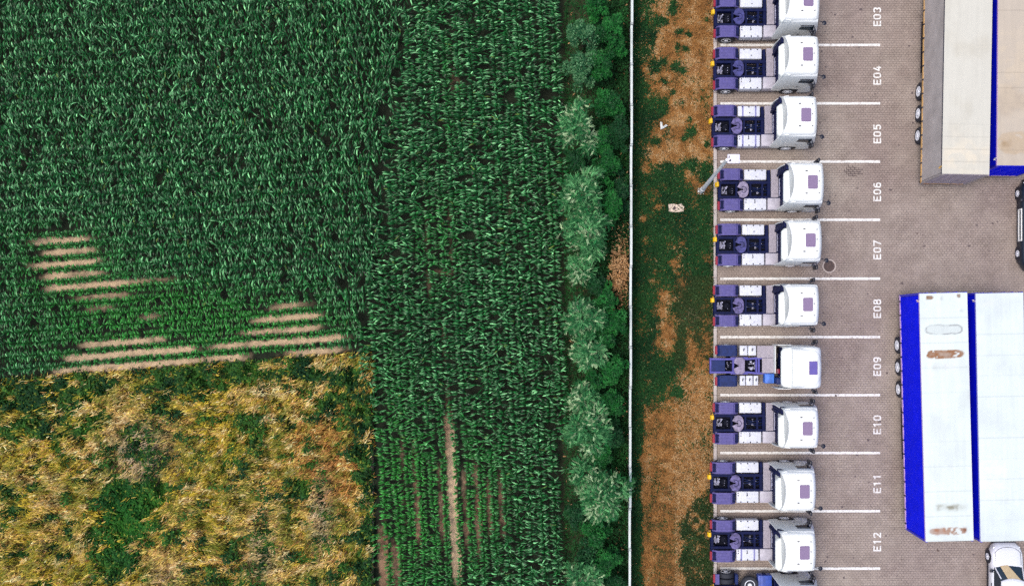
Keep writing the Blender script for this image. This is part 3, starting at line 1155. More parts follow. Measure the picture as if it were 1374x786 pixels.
def make_trailer(label, corner, ang, end, curtain, trimcol, roofcol, seed, stains, dirtcol, dirtamt, Wd=2.58, L=13.6, sheets=14, rear_doors=True, wheel_y=(2.9, 4.2, 5.5), rough_roof=True, rearcol=None):
    """local frame: y=0 at the end the photo shows, body towards +y*end, x from -Wd/2 to Wd/2"""
    zb, zt = 1.15, 4.0
    t = thing('curtain_trailer', label, 'trailer', (corner[0], corner[1], 0), ang, 'semi-trailers parked on the paving')
    e = end

    def Y(a, b):
        return (min(e * a, e * b), max(e * a, e * b))
    hx = Wd / 2
    # roof: fine sheet carrying its own stains, slightly crowned, with a side lip
    nx, ny = 40, 260
    u = np.linspace(0, 1, nx); v = np.linspace(0, 1, ny)
    U, Vv = np.meshgrid(u, v)
    X = (U - 0.5) * Wd
    Yl = e * Vv * L
    Z = zt + 0.012 + 0.012 * (1 - (2 * U - 1) ** 2)
    bow = np.abs(((Vv * sheets) % 1.0) - 0.5) * 2
    Z = Z + 0.010 * sstep(0.90, 1.0, bow) + 0.004 * (fbm(X, Yl, 0.9, seed + 3, 2) - 0.5)
    C = roof_pigment(U.ravel(), Vv.ravel(), roofcol, seed, L, Wd, stains, dirtcol, dirtamt)
    seam = sstep(0.955, 0.99, bow).ravel()[:, None]
    C = C * (1 - 0.16 * seam)
    stk = (vnoise(X.ravel(), Yl.ravel() * 0.06, 0.10, seed + 40) - 0.5)[:, None]
    C = C * (1 + 0.07 * stk)
    V3 = np.stack([X.ravel(), Yl.ravel(), Z.ravel()], 1)
    # skirt: fold the outer row down
    idx = np.arange(nx * ny).reshape(ny, nx)
    Q = np.stack([idx[:-1, :-1], idx[:-1, 1:], idx[1:, 1:], idx[1:, :-1]], -1).reshape(-1, 4)
    if e < 0:
        Q = Q[:, ::-1]
    roof = link('roof', mass('roof', V3, Q, C, roof_mat), t)
    body = MB()
    a, b = Y(0.05, L - 0.05)
    body.box(-hx + 0.06, hx - 0.06, a, b, zb + 0.05, zt - 0.01)
    link('cargo_body', body.mesh('cargo_body', dark_trim), t)
    cm = curtain
    for s in (-1, 1):
        m = MB()
        # curtain with shallow buckle folds
        n = 120
        rings = []
        for k in range(n + 1):
            y = e * (0.10 + (L - 0.2) * k / n)
            w = 0.008 * math.sin(k * 0.9 + seed) + 0.006 * math.sin(k * 2.3)
            rings.append([(s * (hx - 0.012 + w), y, zt - 0.10), (s * (hx - 0.004 + w * 1.5), y, zt - 1.2), (s * (hx - 0.012 + w), y, zb + 0.02), (s * (hx - 0.05), y, zb + 0.02), (s * (hx - 0.05), y, zt - 0.10)])
        m.loft(rings, closed=True)
        link('curtain', m.mesh('curtain', cm, True, 60), t)
        m = MB()
        a, b = Y(0.0, L)
        m.box(min(s * (hx - 0.05), s * (hx + 0.012)), max(s * (hx - 0.05), s * (hx + 0.012)), a, b, zt - 0.10, zt + 0.006)
        link('cant_rail', m.mesh('cant_rail', mat('cant_' + str(seed), trimcol[1], 0.5)), t)
        m = MB()
        m.box(min(s * (hx - 0.05), s * (hx + 0.014)), max(s * (hx - 0.05), s * (hx + 0.014)), a, b, zb - 0.13, zb + 0.02)
        link('side_rail', m.mesh('side_rail', mat('side_' + str(seed), trimcol[0], 0.5)), t)
        for k in range(17):
            y = e * (0.35 + (L - 0.7) * k / 16)
            q = link('buckle', cached('buckle', lambda: MB().box(-0.012, 0.012, -0.04, 0.04, -0.10, 0.09).mesh('buckle', dark_trim)), t)
            q.location = (s * (hx + 0.024), y, zb)
        for yend in (0.02, L - 0.02):
            m = MB()
            m.box(min(s * (hx - 0.12), s * (hx + 0.004)), max(s * (hx - 0.12), s * (hx + 0.004)), e * yend - 0.06, e * yend + 0.06, zb - 0.1, zt - 0.005, 0.01, 1)
            link('corner_post', m.mesh('corner_post', mat('post_' + str(seed), trimcol[2], 0.5)), t)
        m = MB()
        m.box(min(s * (hx - 0.06), s * (hx + 0.03)), max(s * (hx - 0.06), s * (hx + 0.03)), e * 0.42 - 0.04, e * 0.42 + 0.04, zt - 0.30, zt - 0.02)
        m.box(min(s * (hx - 0.02), s * (hx + 0.08)), max(s * (hx - 0.02), s * (hx + 0.08)), e * 0.36 - 0.02, e * 0.36 + 0.02, zt - 0.26, zt - 0.22)
        link('roof_latch', m.mesh('roof_latch', mat('latch_' + str(seed), trimcol[3], 0.5)), t)
    for yend, nm in ((0.0, 'rear_door'), (L, 'front_wall')):
        if nm == 'rear_door':
            for s in (-1, 1):
                m = MB()
                a, b = Y(-0.015, 0.05)
                m.box(min(0.006 * s, s * (hx - 0.10)), max(0.006 * s, s * (hx - 0.10)), a, b, zb - 0.02, zt - 0.03, 0.01, 1)
                for q in (0.35, 0.8):
                    m.cyl((s * q, e * -0.035, zb + 0.05), (s * q, e * -0.035, zt - 0.1), 0.018, None, 6)
                link('rear_door', m.mesh('rear_door', rearcol or cm), t)
            m = MB()
            a, b = Y(-0.02, 0.05)
            m.box(-hx + 0.1, hx - 0.1, a, b, zb - 0.16, zb - 0.03)
            link('rear_sill', m.mesh('rear_sill', MATS['side_' + str(seed)]), t)
        else:
            m = MB()
            a, b = Y(L - 0.03, L)
            m.box(-hx, hx, a, b, zb - 0.1, zt - 0.01)
            link('front_wall', m.mesh('front_wall', rearcol or cm), t)
    m = MB()
    a, b = Y(0.1, L - 0.1)
    for s in (-1, 1):
        m.box(s * 0.5 - 0.06, s * 0.5 + 0.06, a, b, 0.80, zb + 0.04)
        for ww in (0, 1):
            a2, b2 = Y(6.6, 9.6)
            m.box(min(s * 1.16, s * 1.20), max(s * 1.16, s * 1.20), a2, b2, 0.50 + ww * 0.3, 0.62 + ww * 0.3)
    for k in range(12):
        y = e * (0.4 + k * 1.1)
        m.box(-hx + 0.08, hx - 0.08, y - 0.04, y + 0.04, 0.98, zb + 0.04)
    a, b = Y(0.12, 0.22)
    m.box(-1.15, 1.15, a, b, 0.45, 0.58)
    for s in (-1, 1):
        m.box(s * 0.5 - 0.04, s * 0.5 + 0.04, a, b, 0.5, 0.9)
    link('chassis', m.mesh('chassis', black), t)
    for s in (-1, 1):
        m = MB()
        m.box(s * 0.72 - 0.07, s * 0.72 + 0.07, e * 10.6 - 0.07, e * 10.6 + 0.07, 0.05, 1.1)
        m.box(s * 0.72 - 0.15, s * 0.72 + 0.15, e * 10.6 - 0.15, e * 10.6 + 0.15, 0.0, 0.05)
        link('landing_leg', m.mesh('landing_leg', dark_trim), t)
    for wy in wheel_y:
        for s in (-1, 1):
            w = link('wheel', cached(('tyre90', 0.50), lambda: wheel_mesh(0.50, 0.40)), t)
            w.rotation_euler = (0, 0, PI / 2)
            w.location = (s * (hx - 0.19), e * wy, 0.50)
            q = link('rim', cached(('rim', 0.5, 1, 0.0), lambda: rim_mesh(0.5, 1, 0.0)), w)
            q.location = (0, 0.197 * (-s), 0)
            if s > 0:
                q.rotation_euler = (0, 0, PI)
    for s in (-1, 1):
        m = MB()
        a, b = Y(0.03, 0.09)
        m.box(s * 0.95 - 0.2, s * 0.95 + 0.2, a - 0.05, b, 0.88, 1.0, 0.01, 1)
        link('tail_light', m.mesh('tail_light', red_m), t)
    return t


def roofpt(px, py):
    return W(px, py, 4.0)


blue_curtain = mat('curtain_blue', (0.0025, 0.009, 0.80), 0.6, spec=0.05, var=0.10, vscale=2)
blue_curtain2 = mat('curtain_deep_blue', (0.0025, 0.007, 0.62), 0.6, spec=0.05, var=0.12, vscale=2)
grey_curtain = mat('curtain_grey', (0.42, 0.385, 0.37), 0.55, var=0.16, vscale=1.2, dirt=(0.35, 0.31, 0.30), dscale=0.8)
grey_door = mat('door_grey', (0.36, 0.31, 0.35), 0.5, var=0.10, vscale=1.5)
pink = (0.55, 0.36, 0.62)
orange = (0.55, 0.33, 0.12)

# top pair (rear ends point down the picture), body runs up the picture
ax, ay = roofpt((1263.5 + 1327.5) / 2, 234)
make_trailer('semi-trailer with grey curtains, orange lower rail and ivory ribbed roof', (ax, ay), math.radians(-1.05), 1, grey_curtain, (orange, (0.05, 0.05, 0.07), (0.30, 0.27, 0.27), (0.60, 0.36, 0.08)),
             (0.54, 0.525, 0.455), 31, [('soft', 0.5, 1.0, 0.6, 1.2, (0.66, 0.58, 0.44), 0.6)], (0.46, 0.43, 0.35), 0.6, 2.60, sheets=20, rearcol=grey_door)
ax, ay = roofpt(1337.2 + 32.5, 222.5)
make_trailer('semi-trailer with cream dust-stained roof and blue rear, behind the grey-curtained one', (ax, ay), math.radians(-0.4), 1, blue_curtain2, (pink, pink, (0.012, 0.012, 0.45), (0.6, 0.6, 0.62)),
             (0.455, 0.395, 0.32), 47, [('fill', 0.42, 1.25, 0.42, 0.65, (0.42, 0.32, 0.21), 0.75), ('soft', 0.2, 1.2, 0.12, 0.25, (0.28, 0.19, 0.10), 0.8), ('soft', 0.3, 5, 0.5, 3, (0.52, 0.43, 0.31), 0.5)], (0.37, 0.30, 0.225), 0.6, 2.60, sheets=16, rearcol=blue_curtain)
# lower pair, rear ends point up the picture
ax, ay = roofpt((1233.3 + 1297.6) / 2, 393)
rust = (0.33, 0.13, 0.045)
make_trailer('blue-sided semi-trailer whose white roof carries rust-brown puddle stains', (ax, ay), math.radians(1.5), -1, blue_curtain, (pink, (0.45, 0.35, 0.62), (0.02, 0.02, 0.5), (0.65, 0.45, 0.45)),
             (0.61, 0.675, 0.65), 61, [('fill', 0.21, 0.24, 0.075, 0.11, (0.20, 0.10, 0.045), 0.95), ('fill', 0.82, 0.20, 0.05, 0.12, (0.20, 0.12, 0.07), 0.85), ('soft', 0.46, 0.30, 0.03, 0.15, (0.35, 0.36, 0.36), 0.6), ('soft', 0.87, 1.0, 0.04, 0.10, (0.35, 0.36, 0.36), 0.6),
                                      ('ring', 0.50, 2.00, 0.40, 0.27, (0.26, 0.27, 0.27), 0.85), ('fill', 0.50, 3.36, 0.40, 0.25, (0.25, 0.115, 0.048), 1.0), ('soft', 0.38, 4.05, 0.16, 0.22, (0.42, 0.42, 0.42), 0.7), ('soft', 0.6, 4.0, 0.3, 0.3, (0.62, 0.63, 0.62), 0.5),
                                      ('soft', 0.55, 11.75, 0.36, 0.20, (0.24, 0.23, 0.17), 1.0), ('fill', 0.47, 13.05, 0.40, 0.20, (0.28, 0.13, 0.065), 0.85), ('soft', 0.82, 13.0, 0.05, 0.15, (0.18, 0.06, 0.02), 1.0), ('soft', 0.3, 13.05, 0.12, 0.2, (0.30, 0.10, 0.03), 0.9)],
             (0.52, 0.56, 0.55), 0.6, 2.62, sheets=10)
ax, ay = roofpt(1309.2 + 31.7, 393)
make_trailer('blue-sided semi-trailer with clean white roof, nearest the right picture edge', (ax, ay), math.radians(1.15), -1, blue_curtain2, (pink, (0.30, 0.30, 0.6), (0.02, 0.02, 0.5), (0.65, 0.55, 0.55)),
             (0.60, 0.665, 0.65), 73, [('soft', 0.28, 0.55, 0.22, 0.28, (0.60, 0.63, 0.60), 0.6), ('soft', 0.25, 10.0, 0.4, 1.2, (0.72, 0.75, 0.74), 0.5)], (0.51, 0.555, 0.555), 0.6, 2.60, sheets=12)


# ------------------------------------------------------------------ cars at the right edge
def make_car(label, name, loc, rz, length, wid, wb, front_over, height, cat, hood_len, cabin_end, reflect, group=None, paint=None, skirt=False):
    """local x forward from the rear bumper (0) to the front bumper (length)"""
    t = thing(name, label, cat, (loc[0], loc[1], 0), rz, group)
    hw = wid / 2
    body = MB()
    rings = []
    N = 22
    for i in range(N + 1):
        u = i / N
        x = length * u
        d0 = min(x, length - x)
        rnd = 1 - max(0, 1 - d0 / 0.75) ** 2.3 * 0.34
        w = hw * rnd
        zt = 0.92 if x < length - hood_len else 0.92 - 0.20 * ((x - (length - hood_len)) / hood_len) ** 1.6
        if d0 < 0.12:
            zt -= 0.16 * (1 - d0 / 0.12)
        z0 = 0.30
        half = [(w * 0.96, z0), (w, 0.5), (w * 0.995, zt - 0.22), (w * 0.955, zt - 0.06), (w * 0.86, zt), (w * 0.45, zt + 0.035)]
        rings.append([(x, -y, z) for y, z in half] + [(x, y, z) for y, z in half[::-1]])
    body.loft(rings)
    paint = paint or mat('car_white_paint', (0.70, 0.72, 0.76), 0.25, spec=0.5, coat=0.5)
    b = link('body', body.mesh('body', paint, True, 50), t)
    # glasshouse
    xf0, xf1 = length - hood_len + 0.08, length - hood_len - 0.62
    xr0, xr1 = cabin_end, cabin_end + 0.35
    g = MB()
    def ring(z, xa, xb, w):
        pts = []
        for k in range(9):
            v = -1 + 2 * k / 8
            pts.append((xb - 0.16 * v * v, v * w, z))
        for k in range(9):
            v = 1 - 2 * k / 8
            pts.append((xa + 0.08 * v * v, v * w, z))
        return pts
    g.loft([ring(0.90, xr0, xf0, hw * 0.90), ring(height - 0.08, xr1, xf1, hw * 0.70)], closed=True)
    link('windows', g.mesh('windows', glass, True, 40), t)
    r = MB()
    r.loft([ring(height - 0.10, xr1 - 0.02, xf1 + 0.02, hw * 0.715), ring(height - 0.03, xr1 + 0.02, xf1 - 0.03, hw * 0.69), ring(height, xr1 + 0.12, xf1 - 0.14, hw * 0.60)], closed=True)
    link('roof', r.mesh('roof', paint, True, 50), t)
    for s in (-1, 1):
        xm = (xf0 + xr0) / 2 - 0.2
        for (xa, xb, ya, yb) in ((xf0 - 0.10, xf1, 0.885, 0.705), (xr0 + 0.05, xr1, 0.885, 0.705), (xm, xm, 0.905, 0.71)):
            p = MB()
            p.cyl((xa, s * hw * ya, 0.90), (xb, s * hw * yb, height - 0.08), 0.035, None, 6)
            link('pillar', p.mesh('pillar', paint if xa > xm else dark_trim), t)
    # bonnet shut line
    h = MB()
    pts = []
    for k in range(21):
        v = -1 + 2 * k / 20
        x = length - 0.20 - 0.30 * abs(v) ** 2.6
        pts.append((x, v * hw * 0.80))
    def zz(x, y):
        zt = 0.92 - 0.20 * max(0, (x - (length - hood_len)) / hood_len) ** 1.6
        return zt + 0.035 * (1 - min(1, abs(y) / (hw * 0.86))) + 0.012
    for a, c in zip(pts[:-1], pts[1:]):
        h.cyl((a[0], a[1], zz(*a)), (c[0], c[1], zz(*c)), 0.012, None, 5)
    for s in (-1, 1):
        h.cyl((pts[0][0], s * hw * 0.80, zz(pts[0][0], hw * 0.80)), (length - hood_len + 0.05, s * hw * 0.80, zz(length - hood_len, hw * 0.8)), 0.014, None, 5)
    link('bonnet_gap', h.mesh('bonnet_gap', dark_trim), t)
    for s in (-1, 1):
        sill = MB()
        sill.box(0.5, length - 0.5, s * hw * 0.93 - 0.05, s * hw * 0.93 + 0.05, 0.2, 0.42, 0.03, 2)
        link('sill', sill.mesh('sill', dark_trim), t)
    sill = MB()
    sill.box(length - 0.35, length + 0.03, -hw * 0.72, hw * 0.72, 0.22, 0.50, 0.06, 2)
    link('bumper', sill.mesh('bumper', dark_trim), t)
    if skirt:
        for s in (-1, 1):
            m = MB()
            m.box(1.75, length - 1.75, s * (hw + 0.01) - 0.03, s * (hw + 0.01) + 0.03, 0.42, 0.52, 0.01, 1)
            m.box(1.75, length - 1.75, s * (hw + 0.01) - 0.03, s * (hw + 0.01) + 0.03, 0.74, 0.82, 0.01, 1)
            m.box(1.75, 1.85, s * (hw + 0.01) - 0.028, s * (hw + 0.01) + 0.028, 0.50, 0.76)
            m.box(length - 1.85, length - 1.75, s * (hw + 0.01) - 0.028, s * (hw + 0.01) + 0.028, 0.50, 0.76)
            link('side_skirt', m.mesh('side_skirt', white), t)
    if reflect:  # tan panel imitating a reflection in the windscreen glass
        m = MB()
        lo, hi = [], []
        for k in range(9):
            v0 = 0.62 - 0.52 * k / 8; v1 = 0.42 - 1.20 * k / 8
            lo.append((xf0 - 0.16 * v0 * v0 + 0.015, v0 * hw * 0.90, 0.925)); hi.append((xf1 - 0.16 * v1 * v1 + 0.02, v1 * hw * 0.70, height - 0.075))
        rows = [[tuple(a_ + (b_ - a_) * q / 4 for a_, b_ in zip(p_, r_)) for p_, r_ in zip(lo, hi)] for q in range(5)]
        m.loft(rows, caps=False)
        link('screen_reflection', m.mesh('screen_reflection', mat('reflection_tan', (0.58, 0.45, 0.26), 0.5, var=0.1, vscale=4)), t)
    for s in (-1, 1):
        for x in (length - front_over, length - front_over - wb):
            add_wheel(t, x, s * (hw - 0.10), 0.33, 0.33, 0.22, s, False, 0.0)
            ar = MB()
            ar.lathe([(0.36, -0.01), (0.40, -0.01), (0.40, 0.012), (0.36, 0.012)], 'y', (x, s * (hw - 0.012), 0.34), 24)
            link('wheel_arch', ar.mesh('wheel_arch', dark_trim), t)
        mm = MB()
        mm.box(xf0 - 0.45, xf0 - 0.27, s * (hw + 0.09) - 0.10, s * (hw + 0.09) + 0.10, 0.92, 1.06, 0.04, 2)
        mm.tube([(xf0 - 0.34, s * hw * 0.88, 0.95), (xf0 - 0.34, s * (hw + 0.03), 0.98)], 0.03, 6)
        link('mirror', mm.mesh('mirror', dark_trim, True), t)
        hl = MB()
        hl.box(length - 0.52, length - 0.18, s * hw * 0.72 - 0.12, s * hw * 0.72 + 0.12, 0.60, 0.74, 0.04, 2)
        link('headlight', hl.mesh('headlight', mat('lamp_lens', (0.75, 0.78, 0.8), 0.1)), t)
        dh = MB()
        dh.box(xf0 - 1.30, xf0 - 1.12, s * (hw - 0.005) - 0.02, s * (hw - 0.005) + 0.02, 0.76, 0.80)
        link('door_handle', dh.mesh('door_handle', dark_trim), t)
    return t


# hatchback: nose up the picture at py ~ 728
cx, cyy = W(1350.5, 728.5, 0.7)
make_car('white hatchback with tan painted reflection across its windscreen, below the blue trailers', 'parked_car', (cx, cyy - 4.3), PI / 2, 4.3, 1.86, 2.55, 0.86, 1.50, 'car', 1.25, 0.35, True)
vx, vy = W(1367.5, 241, 0.5)
make_car('dark van with white side skirt at the right picture edge below the cream-roofed trailer', 'parked_van', (vx + 1.0, vy - 5.4), PI / 2, 5.4, 2.0, 3.55, 0.80, 1.95, 'van', 1.0, 0.15, False, None, mat('van_dark_paint', (0.012, 0.02, 0.035), 0.3, spec=0.4), True)

# ------------------------------------------------------------------ lamp post
lx, ly = W(940.5, 257)
lp = thing('lamp_post', 'tall grey lamp post on the verge leaning out over bay E06', 'lamp post', (lx, ly, 0))
lp['label'] = 'tall pale grey lamp post on the verge beside bay E06'
m = MB()
m.cyl((0, 0, 0), (0, 0, 9.4), 0.125, 0.075, 16)
m.cyl((0, 0, 0), (0, 0, 0.9), 0.14, 0.14, 16)
link('pole', m.mesh('pole', pole_m, True), lp)
m = MB(); m.prism(rrect(0, 0, 0.2, 0.2, 0.03), 'z', 0, 0.03)
for a in (-1, 1):
    for b in (-1, 1):
        m.cyl((a * 0.15, b * 0.15, 0.03), (a * 0.15, b * 0.15, 0.07), 0.02, None, 6)
link('base_plate', m.mesh('base_plate', pole_m), lp)
m = MB(); m.tube([(0, 0, 9.35), (0.12, 0.03, 9.5), (0.35, 0.06, 9.52)], 0.045, 10)
link('arm', m.mesh('arm', pole_m, True), lp)
m = MB(); m.box(0.0, 0.60, -0.20, 0.24, 9.50, 9.60, 0.03, 2)
for k in range(5):
    m.box(0.30 + 0.05 * k, 0.315 + 0.05 * k, -0.17, 0.21, 9.59, 9.625)
hd = link('lamp_head', m.mesh('lamp_head', mat('lamp_housing', (0.72, 0.70, 0.80), 0.4, var=0.05)), lp)
m = MB(); m.box(0.05, 0.13, -0.12, -0.08, 9.6, 9.63); m.box(0.05, 0.09, 0.05, 0.15, 9.6, 9.63); m.box(0.10, 0.16, -0.10, -0.02, 9.6, 9.64)
link('bracket', m.mesh('bracket', dark_trim), hd)
hd.rotation_euler = (0, 0, math.radians(0))

# ------------------------------------------------------------------ fence: concrete panels between posts
fe = thing('concrete_fence', 'narrow pale concrete fence between the hedgerow and the grass verge', 'fence', (*W(845, 393), 0))
fx, fy = W(845, 393)
conc = mat('concrete_pale', (0.60, 0.65, 0.63), 0.8, var=0.10, vscale=1.5, bump=0.3, bscale=30, dirt=(0.40, 0.45, 0.42), dscale=1.2)
conc2 = mat('concrete_post', (0.42, 0.46, 0.46), 0.8, var=0.12, vscale=3)
npan = 18
for k in range(npan):
    pya = -60 + k * 52.5
    pyb = pya + 52.5
    jig = 0.015 * math.sin(k * 2.1)
    xa = 846.2 - 3.0 * (pya / 786.0); xb = 846.2 - 3.0 * (pyb / 786.0)
    A = W(xa, pya); B = W(xb, pyb)
    m = MB()
    ang = math.atan2(B[1] - A[1], B[0] - A[0])
    L = math.hypot(B[0] - A[0], B[1] - A[1])
    h = 1.55 + 0.015 * math.sin(k * 1.7)
    m.box(0.075, L - 0.075, -0.035, 0.035, 0, h - 0.04)
    m.box(0.075, L - 0.075, -0.068, 0.068, h - 0.04, h + 0.05, 0.02, 2)
    p = link('panel', m.mesh('panel', conc), fe)
    p.location = (A[0] - fx + jig, A[1] - fy, 0)
    p.rotation_euler = (0, 0, ang)
    m = MB()
    m.box(-0.06, 0.06, -0.075, 0.075, 0, 1.62 + 0.03, 0.015, 1)
    q = link('post', m.mesh('post', conc2), fe)
    q.location = (A[0] - fx, A[1] - fy, 0)
    q.rotation_euler = (0, 0, ang)

# ------------------------------------------------------------------ small things
mx_, my_ = W(1112.5, 357)
mh = thing('manhole_cover', 'round rusty brown manhole cover set in the paving by bay E07', 'manhole cover', (mx_, my_, 0))
m = MB()
m.lathe([(0.0, 0.0), (0.41, 0.0), (0.41, 0.014), (0.34, 0.016), (0.33, 0.006), (0.0, 0.006)][1:], 'z', (0, 0, 0), 32)
link('frame', m.mesh('frame', mat('manhole_collar', (0.42, 0.36, 0.33), 0.8, var=0.15, vscale=8)), mh)
m = MB()
m.lathe([(0.33, 0.006), (0.33, 0.020), (0.01, 0.022)], 'z', (0, 0, 0), 32)
for a in range(5):
    m.box(-0.24 + 0.1 * a, -0.20 + 0.1 * a, -0.22, 0.22, 0.020, 0.030)
link('lid', m.mesh('lid', mat('manhole_rust', (0.075, 0.045, 0.04), 0.6, var=0.4, vscale=8)), mh)

sx, sy = W(907.5, 279.5)
sb = thing('concrete_slab', 'pale broken concrete slab with a dark hole lying in the green verge', 'concrete slab', (sx, sy, 0))
m = MB()
m.prism([(-0.46, -0.2), (-0.2, -0.26), (0.15, -0.24), (0.42, -0.2), (0.46, 0.1), (0.30, 0.26), (0.05, 0.2), (-0.2, 0.27), (-0.48, 0.22)], 'z', 0, 0.12, 0.015)
link('slab', m.mesh('slab', mat('slab_beige', (0.62, 0.50, 0.40), 0.85, var=0.15, vscale=7, bump=0.4, bscale=25)), sb)
m = MB(); m.cyl((-0.13, -0.02, 0.10), (-0.13, -0.02, 0.128), 0.09, 0.085, 14)
link('cover', m.mesh('cover', mat('hole_dark', (0.10, 0.06, 0.07), 0.8)), sb)

px_, py_ = W(890, 169)
lt = MB()
lt.loft([[(-0.20, 0.20, 0.20), (-0.10, 0.14, 0.34)], [(-0.17, -0.26, 0.18), (-0.06, -0.10, 0.30)], [(0.05, -0.16, 0.2), (0.06, -0.05, 0.3)], [(0.26, -0.02, 0.19), (0.12, 0.02, 0.3)]], caps=False)
o = link('plastic_sheet', lt.mesh('plastic_sheet', mat('scrap_white', (0.72, 0.74, 0.72), 0.5)), None)
o.location = (px_, py_, -0.02)
sm = o.modifiers.new('thick', 'SOLIDIFY'); sm.thickness = 0.015
tag(o, 'white scrap of bent plastic lying on the dry upper verge', 'litter')
# ------------------------------------------------------------------ ground sheets
gm = mat('far_ground', (0.05, 0.06, 0.03), 0.95, var=0.4, vscale=0.3)
m = MB(); m.poly([(-200, -200, 0), (200, -200, 0), (200, 200, 0), (-200, 200, 0)])
g = link('ground', m.mesh('ground', gm), None)
g.location = (0, 0, -0.06)
tag(g, kind='structure')

# bare strips between the corn rows where the crop stands short (photo survey: x0, x1, y at x0, y at x1, half height, strength)
GAPS_A = [(55, 109, 323, 322, 6, 1), (66, 118, 338, 336, 5, .8), (51, 125, 356, 352, 6.5, 1), (67, 128, 371, 368, 5.5, .9), (71, 168, 388, 384, 6, 1), (168, 224, 384, 379, 4.5, .5),
          (110, 170, 401, 397, 3.5, .5), (125, 150, 420, 418, 4, .4), (120, 212, 463, 457, 4, .8), (98, 262, 482, 468, 6.5, 1), (84, 264, 500, 482, 6.5, 1), (289, 322, 466, 461, 6, .9), (286, 322, 480, 477, 5.5, .9),
          (342, 452, 461, 449, 6, 1), (335, 424, 445, 436, 4.5, .7), (350, 424, 422, 418, 5.5, .9), (370, 408, 406, 404, 3.5, .6), (393, 450, 472, 468, 4.5, .7), (430, 484, 489, 485, 5, 1), (190, 210, 420, 419, 4, .6)]
GAPS_B = [(603, 614, 570, 770, 5.5, 1), (562, 570, 608, 735, 4.2, .9), (588, 596, 635, 720, 4.2, .7), (623, 627, 640, 730, 3.5, .7), (639, 644, 625, 735, 4, .8), (656, 659, 655, 705, 3.5, .7), (672, 676, 650, 710, 3.5, .7),
          (533, 537, 595, 700, 3.2, .45), (550, 556, 655, 720, 3.5, .6), (517, 522, 720, 786, 7, .7), (531, 534, 745, 775, 6, .7), (597, 603, 520, 570, 4, .4),
          (564, 568, 300, 365, 3.6, .35), (598, 604, 290, 336, 3.6, .4), (586, 604, 366, 368, 4, .45), (580, 582, 375, 398, 3, .4), (600, 603, 340, 360, 3, .5), (601, 600, 440, 470, 4, .4), (688, 690, 262, 278, 4, .4), (606, 608, 100, 118, 6, .3)]


def phaseA(x, y):
    return (y + TA * (x - 90) - 322) / 15.9


def phaseB(x, y):
    return (x - TB * (y - 680) - 608) / 16.2


TA = math.tan(math.radians(4.4))
TB = math.tan(math.radians(3.0))


def gapfield(x, y):
    g = np.zeros_like(x)
    fa = phaseA(x, y); fa = np.abs(fa - np.round(fa))
    fb = phaseB(x, y); fb = np.abs(fb - np.round(fb))
    rag = 0.22 * (vnoise(x, y, 4, 72) - 0.5) + 0.10 * (vnoise(x, y, 14, 73) - 0.5)
    sa = (1 - sstep(0.21, 0.37, fa + rag)) * np.clip(0.5 + 1.3 * vnoise(x, y, 14, 79), 0, 1)
    sb = 1 - sstep(0.22, 0.40, fb + rag)
    warp = (vnoise(x, y, 9, 71) - 0.5) * 7
    for (x0, x1, y0, y1, hh, st) in GAPS_A:
        ya = 322 + 15.9 * round((0.5 * (y0 + y1) + TA * (0.5 * (x0 + x1) - 90) - 322) / 15.9) - TA * (x - 90)
        yc = ya
        hh = 7.9
        e = np.maximum(np.maximum(x0 + 6 - x, x - x1 + 8), 0) / (13.0 + 10 * vnoise(x, y, 11, 74))
        v = np.exp(-(((y - yc) / hh) ** 8)) * np.exp(-e ** 2) * st * sa
        g = np.maximum(g, v)
    for (x0, x1, y0, y1, hw, st) in GAPS_B:
        if abs(x1 - x0) > abs(y1 - y0):
            yc = y0; e = np.maximum(np.maximum(x0 - x, x - x1), 0) / 5
            v = np.exp(-(((y - yc + warp * 0.4) / hw) ** 4)) * np.exp(-e ** 2) * st
        else:
            xc = 608 + 16.2 * round((0.5 * (x0 + x1) - TB * (0.5 * (y0 + y1) - 680) - 608) / 16.2) + TB * (y - 680)
            wide = hw / 5.0 * (1.0 if hw > 5.2 else 0.72)
            st = st * (1.0 if hw > 5.2 else 0.8)
            hw = 7.9
            e = np.maximum(np.maximum(y0 + 8 - y, y - y1 + 10), 0) / (16.0 + 12 * vnoise(x, y, 11, 75))
            v = np.exp(-(((x - xc) / hw) ** 8)) * np.exp(-e ** 2) * st * (1 - sstep(0.26 * wide, 0.26 * wide + 0.14, fb + rag)) * np.clip(0.15 + 1.5 * vnoise(x, y, 13, 76) + 0.9 * (wide > 1), 0, 1)
        g = np.maximum(g, v)
    return g


def shortfield(x, y):
    m = 1.0 * blob(x, y, 95, 352, 62, 40) + 0.95 * blob(x, y, 170, 400, 95, 26) + 1.0 * blob(x, y, 180, 465, 130, 40) + 0.95 * blob(x, y, 385, 440, 75, 42) + 0.75 * blob(x, y, 270, 425, 110, 34) + 0.6 * blob(x, y, 300, 470, 90, 30)
    m = m + 0.95 * blob(x, y, 585, 685, 65, 105) + 0.85 * blob(x, y, 525, 690, 35, 170) + 0.45 * blob(x, y, 590, 330, 28, 65) + 0.4 * blob(x, y, 650, 670, 40, 70) + 0.25 * blob(x, y, 605, 110, 12, 60)
    m = m * (0.8 + 0.4 * vnoise(x, y, 40, 5))
    return np.clip(m, 0, 1)


def ybottom(x):
    return np.where(x < 500, 507 - 0.072 * x + 5 * (vnoise(x, x * 0, 60, 3) - 0.5), 2000)


def bsplit(y):
    return np.where(y < 480, 548 - 0.14 * y, np.maximum(481 + (y - 480) * 0.55, 0).clip(0, 503))


